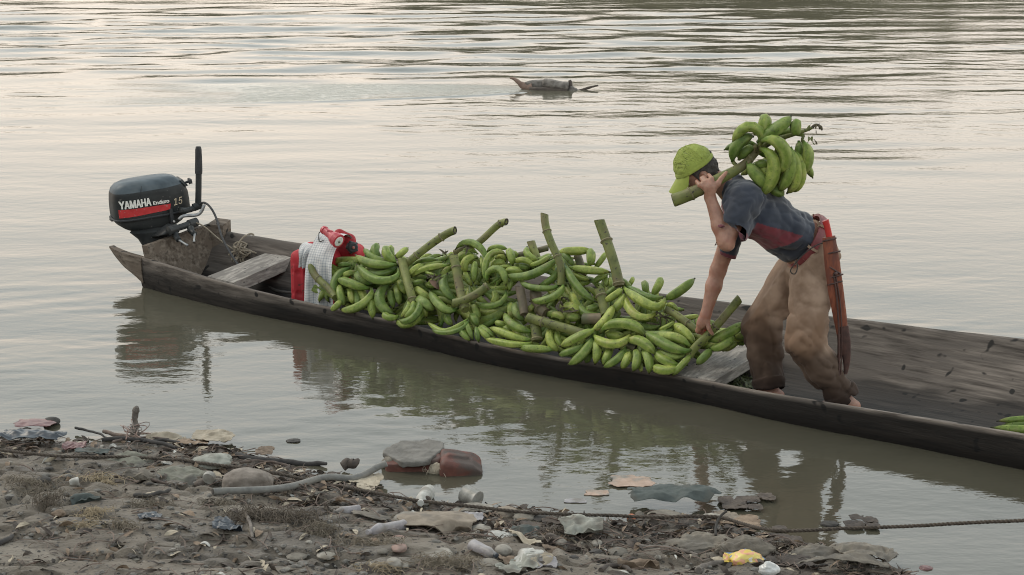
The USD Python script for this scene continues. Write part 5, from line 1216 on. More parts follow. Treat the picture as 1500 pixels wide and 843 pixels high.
obj('carry_handle', tm(*tube(spline([ch - cf_ * .07 - UZ * .01, ch - cf_ * .06 + UZ * .022, ch + cf_ * .05 + UZ * .022, ch + cf_ * .06 - UZ * .01], 16), .014, 10)[:2]), redcan, fc, smooth=True)
# checked towel draped over the can
towel_m = usdkit.material(stage, '/World/Looks/towel', {
    'uv': ('uvmap', {'attribute': 'st'}), 'sx': ('separate_xyz', {}), 'a': ('math', {'math_type': 'multiply', 'value2': 26.0}), 'b': ('math', {'math_type': 'multiply', 'value2': 34.0}), 'fa': ('math', {'math_type': 'fraction'}), 'fb': ('math', {'math_type': 'fraction'}),
    'la': ('math', {'math_type': 'less_than', 'value2': 0.24}), 'lb': ('math', {'math_type': 'less_than', 'value2': 0.24}), 'ad': ('math', {'math_type': 'add'}), 'mu': ('math', {'math_type': 'multiply', 'value2': 0.42}),
    'g': ('geometry', {}), 'n': ('noise_texture', {'scale': 14.0, 'detail': 4.0}), 'r': ('rgb_ramp', {'ramp': [(.35, (0.40, 0.385, 0.365)), (.65, (0.56, 0.55, 0.53))]}), 'x': ('mix_color', {'b': (0.13, 0.15, 0.19)}),
    'bn': ('noise_texture', {'scale': 300.0}), 'bp': ('bump', {'strength': .4, 'distance': .002}), 'p': ('principled_bsdf', {'roughness': .95, 'sheen_weight': .2})},
    [('uv.UV', 'sx.vector'), ('sx.x', 'a.value1'), ('sx.y', 'b.value1'), ('a.value', 'fa.value1'), ('b.value', 'fb.value1'), ('fa.value', 'la.value1'), ('fb.value', 'lb.value1'), ('la.value', 'ad.value1'), ('lb.value', 'ad.value2'), ('ad.value', 'mu.value1'),
     ('g.position', 'n.vector'), ('n.fac', 'r.fac'), ('r.color', 'x.a'), ('mu.value', 'x.fac'), ('x.color' if False else 'x.result', 'p.base_color'), ('g.position', 'bn.vector'), ('bn.fac', 'bp.height'), ('bp.normal', 'p.normal')], surface='p.BSDF')
def drape(u0, u1, prof, nu, seed, flare=0.0):
    """Cloth strip: u0..u1 along the can's width; prof = (depth towards the bank, height) points from the back over the top and down the front."""
    pr = spline(np.array([(d_, z_, 0) for d_, z_ in prof]), 40)
    U = np.linspace(0, 1, nu); V = np.linspace(0, 1, 40); X_, Y_ = np.meshgrid(U, V, indexing='ij')
    base = ch + cf_ * (u0 + (u1 - u0) * X_)[..., None] + cs_ * pr[None, :, 0:1] + UZ * pr[None, :, 1:2]
    hang = smoothstep(.40, .9, Y_)
    wv_ = hang * .016 * np.sin(X_ * 15 + seed + 1.2 * Y_) + .012 * (fbm(np.stack([X_ * 5, Y_ * 5, 0 * X_ + seed], -1), seed, 3) - .5) + .006
    base = base + cs_ * wv_[..., None] + cf_ * (flare * hang * (X_ - .5))[..., None]
    ln = np.linalg.norm(np.diff(pr, axis=0), axis=1).sum()
    jag = .02 * (fbm(np.stack([X_ * 3, 0 * X_, 0 * X_], -1), seed + 3, 2) - .5)
    base = base + UZ * (jag * hang)[..., None]
    uv = np.stack([(u0 + (u1 - u0) * X_).ravel() / .42 + .3, Y_.ravel() * ln / .55], 1)
    n0 = base.reshape(-1, 3); g_ = grid_faces(nu, 40)
    return n0, g_, uv
tw = thing('checked_cloth', 'white cloth with fine grey checks draped over the red fuel can', 'cloth', None, ch)
v, f, uv = drape(-.070, .035, [(-.10, .02), (-.02, .038), (.07, .030), (.116, -.005), (.125, -.05), (.125, -.085)], 26, 3, -.05)
obj('cloth_corner', (v, f), towel_m, tw, smooth=True, uv=uv)
v, f, uv = drape(.02, .195, [(-.13, .06), (-.04, .105), (.05, .06), (.122, -.02), (.145, -.15), (.150, -.34)], 44, 5, .04)
obj('cloth_main', (v, f), towel_m, tw, smooth=True, uv=uv)
# torch lying on the cloth
def LP(u, v_, dy=0): return aty(u, v_, CYc + dy)
t0, t1 = LP(473, 336, -.10), LP(495, 353, -.20)
torch = thing('torch', 'red plastic torch with clear lens lying on the checked cloth', 'torch', None, (t0 + t1) / 2)
redt = mat('torch_red', (0.33, 0.03, 0.045), (0.42, 0.05, 0.06), scale=20, rough=.4)
obj('barrel', lathe([(0, .010), (.01, .024), (.12, .027), (.13, .023), (.55, .025), (.68, .036), (.80, .040), (.82, .043), (.98, .043), (1, .038)], t0, t1, 20), redt, torch, smooth=35)
tdv = unit(t1 - t0)
obj('lens_ring', lathe([(0, .036), (.3, .045), (.8, .045), (1, .034)], t1 - tdv * .004, t1 + tdv * .010, 20), redt, torch, smooth=35)
obj('lens', lathe([(0, .030), (.6, .034), (.9, .030), (1, .010)], t1 + tdv * .003, t1 + tdv * .013, 20), mat('lens', (0.50, 0.50, 0.46), (0.62, 0.62, 0.58), scale=40, rough=.15, coat=.6), torch, smooth=True)
obj('lens_hub', trimesh.creation.icosphere(2, .009).apply_translation(t1 + tdv * .012), mat('hub', (.16, .15, .12), rough=.3), torch, smooth=True)
obj('switch', block(t0 * .5 + t1 * .5 + np.array([[-.02, -.01, .024], [.02, -.012, .018], [.02, .012, .018], [-.02, .012, .024]]), t0 * .5 + t1 * .5 + np.array([[-.016, -.006, .034], [.016, -.008, .026], [.016, .008, .026], [-.016, .008, .034]])), redt, torch, smooth=False)
obj('wrist_cord', tm(*tube(spline([t0, t0 + [-.02, 0, -.02], LP(467, 345, -.04), LP(467, 352, -.06), LP(474, 352, -.08)], 20), .0028, 6)[:2]), cord, torch, smooth=True)
c2 = LP(508, 372, .12)
def can2(p):
    ax = np.array([unit([.93, -.3, -.2]), unit([-.3, -.95, 0]), unit([.2, 0, .97])])
    d = rbox(p, c2 - UZ * .06, ax, (.085, .10, .13), .05)
    d = smin(d, cone(p, LP(497, 344, .06), LP(512, 352, .06), .036, .036), .03)
    return smin(d, cone(p, LP(512, 352, .06), LP(517, 365, .02), .034, .026), .02)
v, f = net(can2, c2 - [.22, .22, .26], c2 + [.2, .2, .26], .007)
f2 = thing('fuel_can', 'smaller red container with black cap behind the checked cloth', 'fuel can', None, c2 * [1, 1, 0] + UZ * .1)
obj('can_body', (v, f), redcan, f2, smooth=True)
k0 = LP(515, 362, -.02)
kd_ = unit([.35, -.9, .1])
cp = obj('cap', lathe([(0, .026), (.1, .034), (.8, .034), (1, .026)], k0 - kd_ * .01, k0 + kd_ * .035, 16), rubber, f2, smooth=35)
obj('spout', lathe([(0, .008), (.8, .009), (1, .006)], k0 + kd_ * .03, k0 + kd_ * .05, 10), mat('spout_red', (.30, .10, .08), rough=.5), cp)
for k in range(5):
    a_ = k / 5 * 6.28; e1 = unit(np.cross(kd_, UZ)); e2 = np.cross(e1, kd_)
    obj('cap_rib', trimesh.creation.icosphere(1, .010).apply_translation(k0 + kd_ * .015 + (e1 * math.cos(a_) + e2 * math.sin(a_)) * .033), rubber, cp, smooth=True)
# cordage and leaf scraps in the bilge
single('bilge_rope', tm(*tube(spline([atz(366, 412, .04), atz(385, 416, .05), atz(400, 424, .04), atz(415, 428, .05), atz(432, 430, .045)], 50), .009, 8)[:2]), cord, 'dark wet rope on the canoe floor below the stern thwart', 'rope', smooth=True)
r = np.random.default_rng(15)
bl = []
for k in range(60):
    p = atz(r.uniform(1068, 1100), r.uniform(553, 575), .045 + r.random() * .03); d = r.normal(size=3) * [.03, .03, .012]
    bl.append(strip([p - d, p + r.normal(size=3) * .01, p + d], .007, 1.5))
tag(obj('leaf_scraps', cat_m(bl), mat('scrap_green', (0.035, 0.045, 0.02), (0.09, 0.10, 0.04), scale=30, rough=.7), smooth=True), 'dark leaf scraps on the floor under the middle thwart', 'leaves', None, 'stuff')
# ================================================================ what the river left on the bank
brng = np.random.default_rng(2024)
def dab(name, c1, c2, **k): return mat(name, c1, c2, **{**dict(scale=22, rough=.8, bump=.5, bscale=70), **k})
stone_g = dab('stone_grey', (0.105, 0.092, 0.074), (0.185, 0.165, 0.135), vary=.25, spot=(50, .68, (.06, .055, .048)))
stone_p = dab('stone_pale', (0.19, 0.172, 0.142), (0.31, 0.285, 0.245), vary=.2, c3=(.13, .112, .088))
stone_r = dab('stone_pink', (0.21, 0.135, 0.11), (0.31, 0.21, 0.175), vary=.2, c3=(.16, .13, .11))
stone_d = dab('stone_dark', (0.028, 0.025, 0.022), (0.060, 0.053, 0.046), vary=.2)
orange = dab('brick_orange', (0.36, 0.12, 0.06), (0.44, 0.18, 0.10), c3=(.22, .12, .09))
sackm = dab('muddy_sack', (0.105, 0.088, 0.068), (0.185, 0.160, 0.126), bscale=160, vary=.2, c3=(.10, .088, .072))
sackg = dab('green_sack', (0.105, 0.102, 0.078), (0.165, 0.160, 0.126), bscale=160, c3=(.13, .118, .10))
bark = dab('bark_grey', (0.07, 0.058, 0.048), (0.15, 0.128, 0.108), stretch=(1, 1, 1), vary=.25)
char = dab('charred', (0.016, 0.014, 0.013), (0.04, 0.035, 0.032), vary=.2)
twigm = dab('twig', (0.055, 0.038, 0.030), (0.13, 0.095, 0.075), vary=.4)
straw = dab('straw', (0.20, 0.155, 0.095), (0.33, 0.265, 0.175), vary=.2, bump=0)
straw2 = dab('straw_grey', (0.105, 0.085, 0.06), (0.20, 0.165, 0.12), vary=.2, bump=0)
rootm = dab('rootlets', (0.055, 0.042, 0.030), (0.12, 0.095, 0.068), vary=.2, bump=0)
leafp = dab('leaf_pale', (0.24, 0.20, 0.145), (0.36, 0.31, 0.235), vary=.25)
leafb = dab('leaf_tan', (0.115, 0.078, 0.050), (0.20, 0.145, 0.10), vary=.3)
leafd = dab('leaf_dark', (0.040, 0.030, 0.024), (0.085, 0.065, 0.050), vary=.3)
blackp = dab('black_plastic', (0.016, 0.020, 0.026), (0.045, 0.052, 0.060), rough=.35, bump=.15)
tealp = dab('teal_cloth', (0.030, 0.040, 0.037), (0.058, 0.070, 0.064), rough=.75, c3=(.06, .06, .05))
maroon = dab('maroon_plastic', (0.085, 0.035, 0.034), (0.14, 0.060, 0.055), rough=.4, bump=.15)
rustp = dab('red_brown_shell', (0.075, 0.026, 0.018), (0.125, 0.044, 0.030), rough=.7, bump=.6, c3=(.06, .042, .034))
mudc = dab('mud_cake', (0.10, 0.092, 0.080), (0.165, 0.153, 0.135), bump=.8)
whitep = dab('white_plastic', (0.29, 0.28, 0.25), (0.44, 0.43, 0.395), rough=.55, c3=(.17, .155, .13))
lilac = dab('lilac_plastic', (0.19, 0.175, 0.18), (0.29, 0.27, 0.27), rough=.45, c3=(.14, .125, .11))
ragm = dab('grey_rag', (0.195, 0.195, 0.165), (0.30, 0.30, 0.26), c3=(.14, .128, .105))
tinm = dab('dull_tin', (0.16, 0.155, 0.135), (0.28, 0.27, 0.245), rough=.45, metallic=.3, c3=(.11, .10, .085))
hosem = dab('grey_hose', (0.095, 0.092, 0.083), (0.165, 0.16, 0.145), rough=.6, bump=.2, c3=(.16, .15, .13))
peach = dab('peach_sheet', (0.27, 0.175, 0.12), (0.36, 0.25, 0.185), rough=.4, c3=(.16, .14, .115))
cardm = dab('brown_board', (0.165, 0.132, 0.098), (0.235, 0.195, 0.15), bump=.4, c3=(.13, .11, .088))
ropem = mat('bank_rope', (0.035, 0.027, 0.020), (0.085, 0.066, 0.050), scale=60, rough=.9, bump=.5, bscale=180)
clearp = mat('clear_bag', (0.36, 0.36, 0.34), (0.50, 0.50, 0.48), scale=20, rough=.25, coat=.4, bump=.2)
snack = usdkit.material(stage, '/World/Looks/printed_wrapper', {'g': ('geometry', {}), 'n': ('noise_texture', {'scale': 17.0, 'detail': 1.5}), 'r': ('rgb_ramp', {'interpolate': False, 'ramp': [(0, (.10, .16, .26)), (.40, (.52, .38, .07)), (.52, (.55, .27, .16)), (.60, (.56, .44, .12)), (.68, (.60, .55, .48))]}), 'p': ('principled_bsdf', {'roughness': .4})},
                        [('g.position', 'n.vector'), ('n.fac', 'r.fac'), ('r.color', 'p.base_color')], surface='p.BSDF')
def size(u, v): return 1.0 / ppm(on_ground(u, v))              # metres per photo pixel there
def local(u0, v0, u1, v1, up=0.0): return on_ground(u0, v0, up), on_ground(u1, v1, up)
def lump(u, v, w, h, m, flat=.55, rough=.18, sink=.3, rot=0.0, seed=None, sub=3, sq=2.0):
    """A noisy rounded mass: w, h its width and height in photo pixels; its foot stands at (u, v + h/2)."""
    seed = int(brng.integers(1000)) if seed is None else seed
    s = size(u, v + h / 2); p = on_ground(u, v + h * .35); a, c = w * s / 2, h * s / 2 / .98
    b = a * flat + .01
    c = max(c, .006)
    i = trimesh.creation.icosphere(4 if m == 'sack' else sub); V = np.array(i.vertices)
    V = np.sign(V) * np.abs(V) ** (2.0 / sq)
    n = (fbm(V * 1.6 + seed, seed, 3) - .5) * 2 * rough + (fbm(V * 5 + seed, seed + 1, 2) - .5) * rough * .6
    if m == 'sack': n = n + .22 * (np.abs(2 * fbm(V * [2.2, 2.2, 1.2] + seed, seed + 4, 3) - 1) - .3) + .10 * (np.abs(2 * fbm(V * 5.5 + seed, seed + 5, 2) - 1) - .3)
    V = V * (1 + n)[:, None] * [a, b, c]
    cr, sr = math.cos(rot), math.sin(rot); V = V @ np.array([[cr, sr, 0], [-sr, cr, 0], [0, 0, 1]])
    if m == 'sack': V = V + UZ * (.05 * (np.abs(2 * fbm((V + p) * [7, 10, 4], seed, 3) - 1) - .35) + .02 * (np.abs(2 * fbm((V + p) * [21, 26, 9], seed + 2, 2) - 1) - .35))[:, None]
    return trimesh.Trimesh(V + p + UZ * c * (1 - 2 * min(sink + .07, .46)), i.faces, process=False)
def sheet(u, v, w, d, m=None, crumple=.35, up=.01, seed=None, n=22, edge=.25, rot=0.0, thick=.0025, dome=.25):
    """A crumpled sheet lying on the ground: w across and d deep in photo pixels (d as seen, foreshortened)."""
    seed = int(brng.integers(1000)) if seed is None else seed
    s = size(u, v); p = on_ground(u, v); a = w * s / 2; b = min(d * s / 2 / .33, a * 1.4)
    X_, Y_ = np.meshgrid(np.linspace(-1, 1, n), np.linspace(-1, 1, n), indexing='ij')
    ang = np.arctan2(Y_, X_); rr = 1 + edge * (fbm(np.stack([np.cos(ang) * 1.8 + seed, np.sin(ang) * 1.8, 0 * ang], -1), seed, 3) - .5) * 2
    sq = np.maximum(np.abs(X_), np.abs(Y_)) / np.maximum(np.hypot(X_, Y_), 1e-6)
    k = rr * (.55 + .45 * sq)
    x, y = X_ * k * a, Y_ * k * b
    cr, sr = math.cos(rot), math.sin(rot); x, y = cr * x - sr * y, sr * x + cr * y
    q = np.stack([x / a * 1.7 + seed, y / a * 1.7, 0 * x], -1)
    z = crumple * a * .55 * (1 - np.abs(2 * fbm(q, seed, 3) - 1)) + dome * a * .35 * (1 - (X_ ** 2 + Y_ ** 2) / 2) + .10 * crumple * a * (fbm(q * 4, seed + 2, 2) - .5)
    gx_, gy_ = p[0] + x, p[1] + y
    g_ = np.maximum(ground(gx_, gy_), 0.0)
    top = np.stack([gx_, gy_, g_ + up + z * .8 - .006], -1).reshape(-1, 3)
    f = grid_faces(n, n); N1 = len(top); bot = top - UZ * thick
    idx = np.arange(N1).reshape(n, n); bd = np.r_[idx[:, 0], idx[-1, 1:], idx[-2::-1, -1], idx[0, -2:0:-1]]; b2 = np.roll(bd, -1)
    F = np.vstack([f, f[:, ::-1] + N1, np.stack([bd, bd + N1, b2], 1), np.stack([b2, bd + N1, b2 + N1], 1)])
    return trimesh.Trimesh(np.vstack([top, bot]), F, process=False)
def stick_m(pts, w, lift=.0, n=20, knob=.15, seed=None):
    """A stick through photo points (u, v, height above ground)."""
    seed = int(brng.integers(1000)) if seed is None else seed
    P = [on_ground(q[0], q[1]) + UZ * (q[2] if len(q) > 2 else .008 + lift) for q in pts]
    c = spline(P, n); r = w / 2 * size(*pts[0][:2]); t = np.linspace(0, 1, n)
    rad = r * np.interp(t, [0, .04, .9, 1], [.8, 1, .8, .5]) * (1 + knob * (fbm(np.stack([t * 9 + seed, 0 * t, 0 * t], -1), seed, 2) - .5) * 2)
    c = c + (fbm(np.stack([t * 5 + seed, 0 * t + 3, 0 * t], -1), seed, 2) - .5)[:, None] * r * 1.2 * np.array([.3, 1, .6])
    return tm(*tube(c, rad, 9)[:2])
def tuft_m(u, v, w, h, n, seed, wild=1.0, thin=.0016):
    """Dry grass or rootlets lying in a matted tangle."""
    r = np.random.default_rng(seed); s = size(u, v); p = on_ground(u, v); out = []
    for k in range(n):
        a = r.normal(size=2) * [w * s * .26, h * s * .55]; x, y = p[0] + a[0], p[1] + a[1]
        th = r.uniform(0, 6.28); l = w * s * r.uniform(.10, .34) * wild; d = np.array([math.cos(th), math.sin(th), 0])
        z0 = max(gz(x, y), 0) + .004; hh = h * s * r.uniform(.1, .8) * .55
        b0 = np.array([x, y, z0]) - d * l * .5; b1 = np.array([x, y, z0 + hh]) + r.normal(size=3) * l * .12; b2 = np.array([x, y, z0 + hh * r.uniform(0, .9)]) + d * l * .5
        for b in (b0, b2): b[2] = max(b[2], gz(b[0], b[1]) + .001)
        out.append(tm(*tube(spline([b0, b1, b2], 7), np.linspace(thin, thin * .5, 7), 3, caps=False)[:2]))
    return cat_m(out)
def put(name, m2, material, label, cat, group=None, kind=None, smooth=45): return single(name, m2, material, label, cat, group, kind, smooth=smooth)

# the mooring rope, three-stranded, over the mud and out across the water
rp = [(-160, 655, .02), (0, 667, .025), (100, 674, .022), (195, 680, .03), (300, 689, .035), (399, 701, .03), (460, 713, .022), (540, 729, .03), (620, 744, .03), (690, 752, .035), (780, 761, .03), (850, 765, .04), (907, 768, .03), (980, 771, .05), (1053, 774, .045)]
RP = [on_ground(u, v) + UZ * z for u, v, z in rp] + [atz(1130, 776, .12), atz(1233, 775, .16), atz(1340, 771, .22), atz(1420, 766, .28), atz(1500, 763, .34), atz(1640, 752, .45)]
rc = spline(RP, 900); gm = np.array([max(gz(p_[0], p_[1]), 0) + .010 for p_ in rc]); lowz = np.maximum(rc[:, 2], gm); lowz = np.maximum(np.convolve(np.pad(lowz, 40, mode='edge'), np.hanning(81) / np.hanning(81).sum(), 'valid'), gm); rc[:, 2] = lowz; t_, A_r, B_r = frames(rc); sl = np.r_[0, np.cumsum(np.linalg.norm(np.diff(rc, axis=0), axis=1))]
rope = thing('mooring_rope', 'long thin twisted rope running from the left edge across the bank over the water', 'rope', None, RP[7])
for k in range(3):
    ph = sl / .055 * 2 * np.pi + k * 2 * np.pi / 3
    obj('strand', tm(*tube(rc + .0040 * (np.cos(ph)[:, None] * A_r + np.sin(ph)[:, None] * B_r), .0046, 5)[:2]), ropem, rope, smooth=True)
k0_ = on_ground(623, 742) + UZ * .035
obj('knot', trimesh.creation.icosphere(2, .022).apply_scale([1.2, 1, .8]).apply_translation(k0_), ropem, rope, smooth=True)
# the hose and the broken shell in the shallows
hp = [on_ground(312, 726) + UZ * .018, on_ground(380, 724) + UZ * .02, on_ground(433, 718) + UZ * .022, on_ground(487, 708) + UZ * .03, atz(515, 701, .035), atz(540, 692, .045), atz(566, 679, .075)]
hc_ = spline(hp, 60); hr = 5.2 * size(433, 718)
hs = thing('hose', 'stiff grey hose curving from the mud up to the broken red-brown shell', 'hose', None, hp[2])
obj('pipe', tm(*tube(hc_, hr, 12)[:2]), hosem, hs, smooth=50)
obj('bore', lathe([(0, hr * .75), (1, hr * .7)], hc_[0] - unit(hc_[1] - hc_[0]) * .002, hc_[0] + unit(hc_[1] - hc_[0]) * .002, 12), stone_d, hs)
sp = atz(607, 684, 0); s_ = 1 / ppm(sp)
def shell1(p):
    c = sp + [0, .03, .015]; d = rbox(p, c, np.eye(3), (42 * s_, .10, 17 * s_), .03)
    d = d + .02 * (fbm(p * 9, 3, 3) - .5)
    return np.maximum(d, (p - (c + UZ * 15 * s_)) @ unit([-.12, -.18, 1]))
v, f = net(shell1, sp - [.25, .2, .12], sp + [.25, .25, .2], .007)
sh = thing('broken_tub', 'broken red-brown plastic tub half sunk and capped with dried grey mud', 'tub', None, sp)
obj('side', (v, f), rustp, sh, smooth=True)
def capm_(p):
    c = sp + [-.006, .035, .010 + 14 * s_]; ax = np.array([unit([1, .05, .05]), unit([-.05, 1, .10]), unit([-.05, -.10, 1])]); q = (p - c) @ ax.T
    d = rbox(p, c, ax, (45 * s_, .13, .016), .008)
    for nx, ny, o in ((-.8, -.6, 36), (.85, -.5, 37), (-.7, .7, 40), (.6, .8, 44)): d = np.maximum(d, q[:, 0] * nx + q[:, 1] * ny - o * s_)
    return d + .022 * (fbm(p * [11, 11, 16], 6, 3) - .5) + .008 * (fbm(p * 40, 7, 2) - .5)
v, f = net(capm_, sp - [.25, .2, .1], sp + [.25, .27, .2], .006); obj('mud_cap', (v, f), mudc, sh, smooth=True)
obj('end_flap', lump(571, 676, 24, 22, None, flat=.8, sink=.2, seed=5), sackm, sh, smooth=True)
s2p = atz(674, 690, 0)
def shell2(p):
    c = s2p + [0, .02, .02]; ax = np.array([unit([.96, .1, -.18]), unit([-.1, .98, .1]), unit([.18, -.1, .97])])
    d = rbox(p, c, ax, (31 * s_, .09, 14 * s_), .025); q = (p - c) @ ax.T
    d = np.maximum(d, q[:, 0] * .5 + np.abs(q[:, 2]) * .9 - 20 * s_)
    return smin(d, np.maximum(rbox(p, c + ax[2] * 15 * s_ - ax[0] * .02, ax, (16 * s_, .02, .008), .006), -1), .01) + .008 * (fbm(p * 14, 2, 2) - .5)
v, f = net(shell2, s2p - [.2, .17, .12], s2p + [.22, .2, .16], .006)
put('broken_tub_piece', (v, f), rustp, 'pointed dark red plastic piece tilted in the water beside the capped tub', 'tub piece', smooth=True)
put('fibre_clump', cat_m([lump(640, 684, 22, 22, None, rough=.35, seed=9), tuft_m(642, 690, 36, 22, 70, 4)]), leafp, 'pale fibrous clump caught between the two red-brown pieces', 'plant fibre')
put('leaf_heap', cat_m([sheet(532 + dx, 712 + dy, 26, 12, crumple=.8, seed=sd_, up=.02, n=12) for dx, dy, sd_ in ((0, 0, 1), (-10, -3, 2), (12, 2, 3), (4, 8, 4), (16, -5, 5))]), leafp, 'heap of dry tan leaves just under the curve of the hose', 'dead leaves', kind='stuff')

# left end of the wrack line
put('plastic_sheet', sheet(52, 626, 56, 11, crumple=.25, seed=31, up=.02), maroon, 'dull maroon plastic sheet floating at the far left', 'plastic sheet')
put('husk', lump(76, 616, 25, 13, None, rough=.12, sink=.2, seed=12), stone_d, 'dark round husk on the end of the floating maroon sheet', 'husk')
put('black_bag', sheet(48, 650, 96, 13, crumple=.55, seed=33, up=.02, dome=.4), blackp, 'torn black plastic bag along the waterline at the far left', 'plastic bag')
put('snag', stick_m([(198, 640, .0), (199, 638, .05), (200, 637, .11), (204, 637, .155)], 11, seed=3, knob=.4), bark, 'short jagged stick standing upright in the wrack', 'stick')
for k, (pts, w, m_, lab) in enumerate([
        ([(150, 650), (200, 651), (258, 662)], 7, char, 'longest black stick in the twig heap under the upright snag'),
        ([(152, 638), (185, 646), (230, 654)], 6, twigm, 'brown stick sloping down to the right in the twig heap'),
        ([(110, 634), (135, 639), (155, 647)], 4, char, 'thin dark twig reaching left from the twig heap toward the maroon sheet'),
        ([(165, 655), (200, 648), (245, 650)], 4, twigm, 'slim brown twig lying level across the twig heap'),
        ([(210, 653), (240, 652), (268, 659)], 5, char, 'short charred stick at the right end of the twig heap'),
        ([(346, 671), (380, 678), (420, 681), (478, 684)], 9, char, 'straight charred branch pointing at the broken tub'),
        ([(352, 681), (390, 680), (430, 688)], 5, twigm, 'thin twig tangled with the charred branch'),
        ([(168, 701), (205, 703), (247, 712)], 5, twigm, 'bent brown twig on the mud below the rope, left of the white ring'),
        ([(196, 730), (222, 728), (250, 721)], 7, stone_d, 'dark stick with reddish end on the open mud at left'),
        ([(360, 757), (366, 772), (370, 792)], 6, bark, 'short grey stick pointing down beside the blue-black plastic'),
        ([(936, 804), (985, 808), (1022, 817)], 6, bark, 'pale stick in front of the long grey sack'),
        ([(880, 838), (905, 833), (925, 842)], 8, leafd, 'dark curved branch cut off by the bottom edge'),
        ([(1023, 841), (1040, 833), (1062, 828)], 12, bark, 'broken board end at the bottom edge left of the printed wrapper'),
        ([(-10, 806), (6, 797), (18, 790)], 9, char, 'black branch end at the lower left edge')]):
    put('stick', stick_m([(*p, .012 + .012 * (k < 5)) for p in pts], w, seed=40 + k), m_, lab, 'stick')
put('fishing_line_tangle', cat_m([tm(*tube(spline([on_ground(196 + brng.normal() * 10, 645 + brng.normal() * 5) + UZ * (.03 + .04 * brng.random()) for _ in range(5)], 24), .0022, 4)[:2]) for _ in range(9)]), stone_r, 'pinkish tangle of line round the foot of the upright snag', 'line')
put('sack', lump(243, 641, 66, 15, 'sack', flat=.7, sink=.3, seed=21), leafp, 'pale tan crumpled sack at the water edge right of the snag', 'sack')
put('leaf_sheet', sheet(313, 649, 62, 18, crumple=.7, seed=22, up=.015), leafp, 'big curled dry leaf sheath at the water edge above the white bag', 'leaf sheath')
put('leaf_sheet', sheet(283, 655, 44, 12, crumple=.7, seed=27, up=.015), leafb, 'brown curled leaf sheath between the tan sack and the pale sheath', 'leaf sheath')
put('plastic_bag', cat_m([lump(312, 672, 58, 20, None, rough=.3, sink=.25, seed=23)]), ragm, 'dirty white plastic bag in the wrack above the brown log chunk', 'plastic bag')
put('dead_leaf', sheet(388, 668, 26, 16, crumple=.8, seed=24, up=.02), leafb, 'upright brown leaf beside the charred branch', 'dead leaf')
put('sack', lump(204, 692, 52, 20, 'sack', flat=.6, sink=.32, seed=25), sackm, 'brown muddy bundle under the rope at left', 'sack')
put('sack', lump(255, 690, 100, 28, 'sack', flat=.6, sink=.42, seed=26, rough=.12), sackg, 'greenish grey sack sunk in the mud behind the brown bundle', 'sack')
put('sack', lump(185, 668, 80, 16, 'sack', flat=.6, sink=.42, seed=28, rough=.2), sackg, 'flat green-grey sack just above the rope at left', 'sack')
put('log_chunk', lump(363, 700, 74, 34, None, flat=.5, sink=.22, seed=29, rough=.16, sq=2.6), dab('log_brown', (0.12, .098, .08), (.21, .178, .15), bump=.9), 'rounded chunk of brown rotten log beside the white ring', 'log')
rg = on_ground(306, 708) + UZ * .025
put('ring', lathe([(0, .013), (.0, .028), (.5, .031), (1, .028), (1, .013)], rg + [0.0, -.012, 0], rg + [.006, .014, .006], 20), whitep, 'white plastic pipe ring standing on edge beside the log chunk', 'pipe ring')
put('husk', lump(292, 707, 15, 11, None, seed=44), leafd, 'dark round husk left of the white ring', 'husk')
put('stone', lump(64, 701, 22, 12, None, seed=45), stone_d, 'black stone alone on the mud below the rope at left', 'stone')
put('cup', lathe([(0, .012), (.3, .018), (.95, .021), (1, .019)], on_ground(102, 713) + UZ * .018, on_ground(116, 713) + UZ * .026, 14), whitep, 'small crushed white cup on the mud at left', 'cup')
put('cloth', sheet(110, 659, 34, 10, crumple=.7, seed=46, up=.015), maroon, 'small maroon cloth left of the twig heap', 'cloth')
put('husk', lump(87, 750, 22, 10, None, rough=.3, seed=47), leafb, 'reddish brown husk in the dry roots at left', 'husk')
put('scrap', sheet(298, 797, 20, 4, crumple=.3, seed=48, n=10), whitep, 'white paper scrap on the smooth mud at lower left', 'paper')
put('plastic_scrap', sheet(333, 777, 42, 15, crumple=.9, seed=49, up=.012), blackp, 'blue-black plastic crumpled beside the short grey stick', 'plastic scrap')
put('plastic_scrap', sheet(128, 735, 44, 8, crumple=.6, seed=50, up=.008), tealp, 'teal plastic strip half buried at left', 'plastic scrap')
put('plastic_scrap', sheet(220, 760, 36, 8, crumple=.7, seed=51, up=.008), blackp, 'small black scrap in the middle of the left mud', 'plastic scrap')
put('cloth', sheet(135, 668, 50, 9, crumple=.6, seed=52, up=.012), tealp, 'dark green rag just above the rope at left', 'cloth')
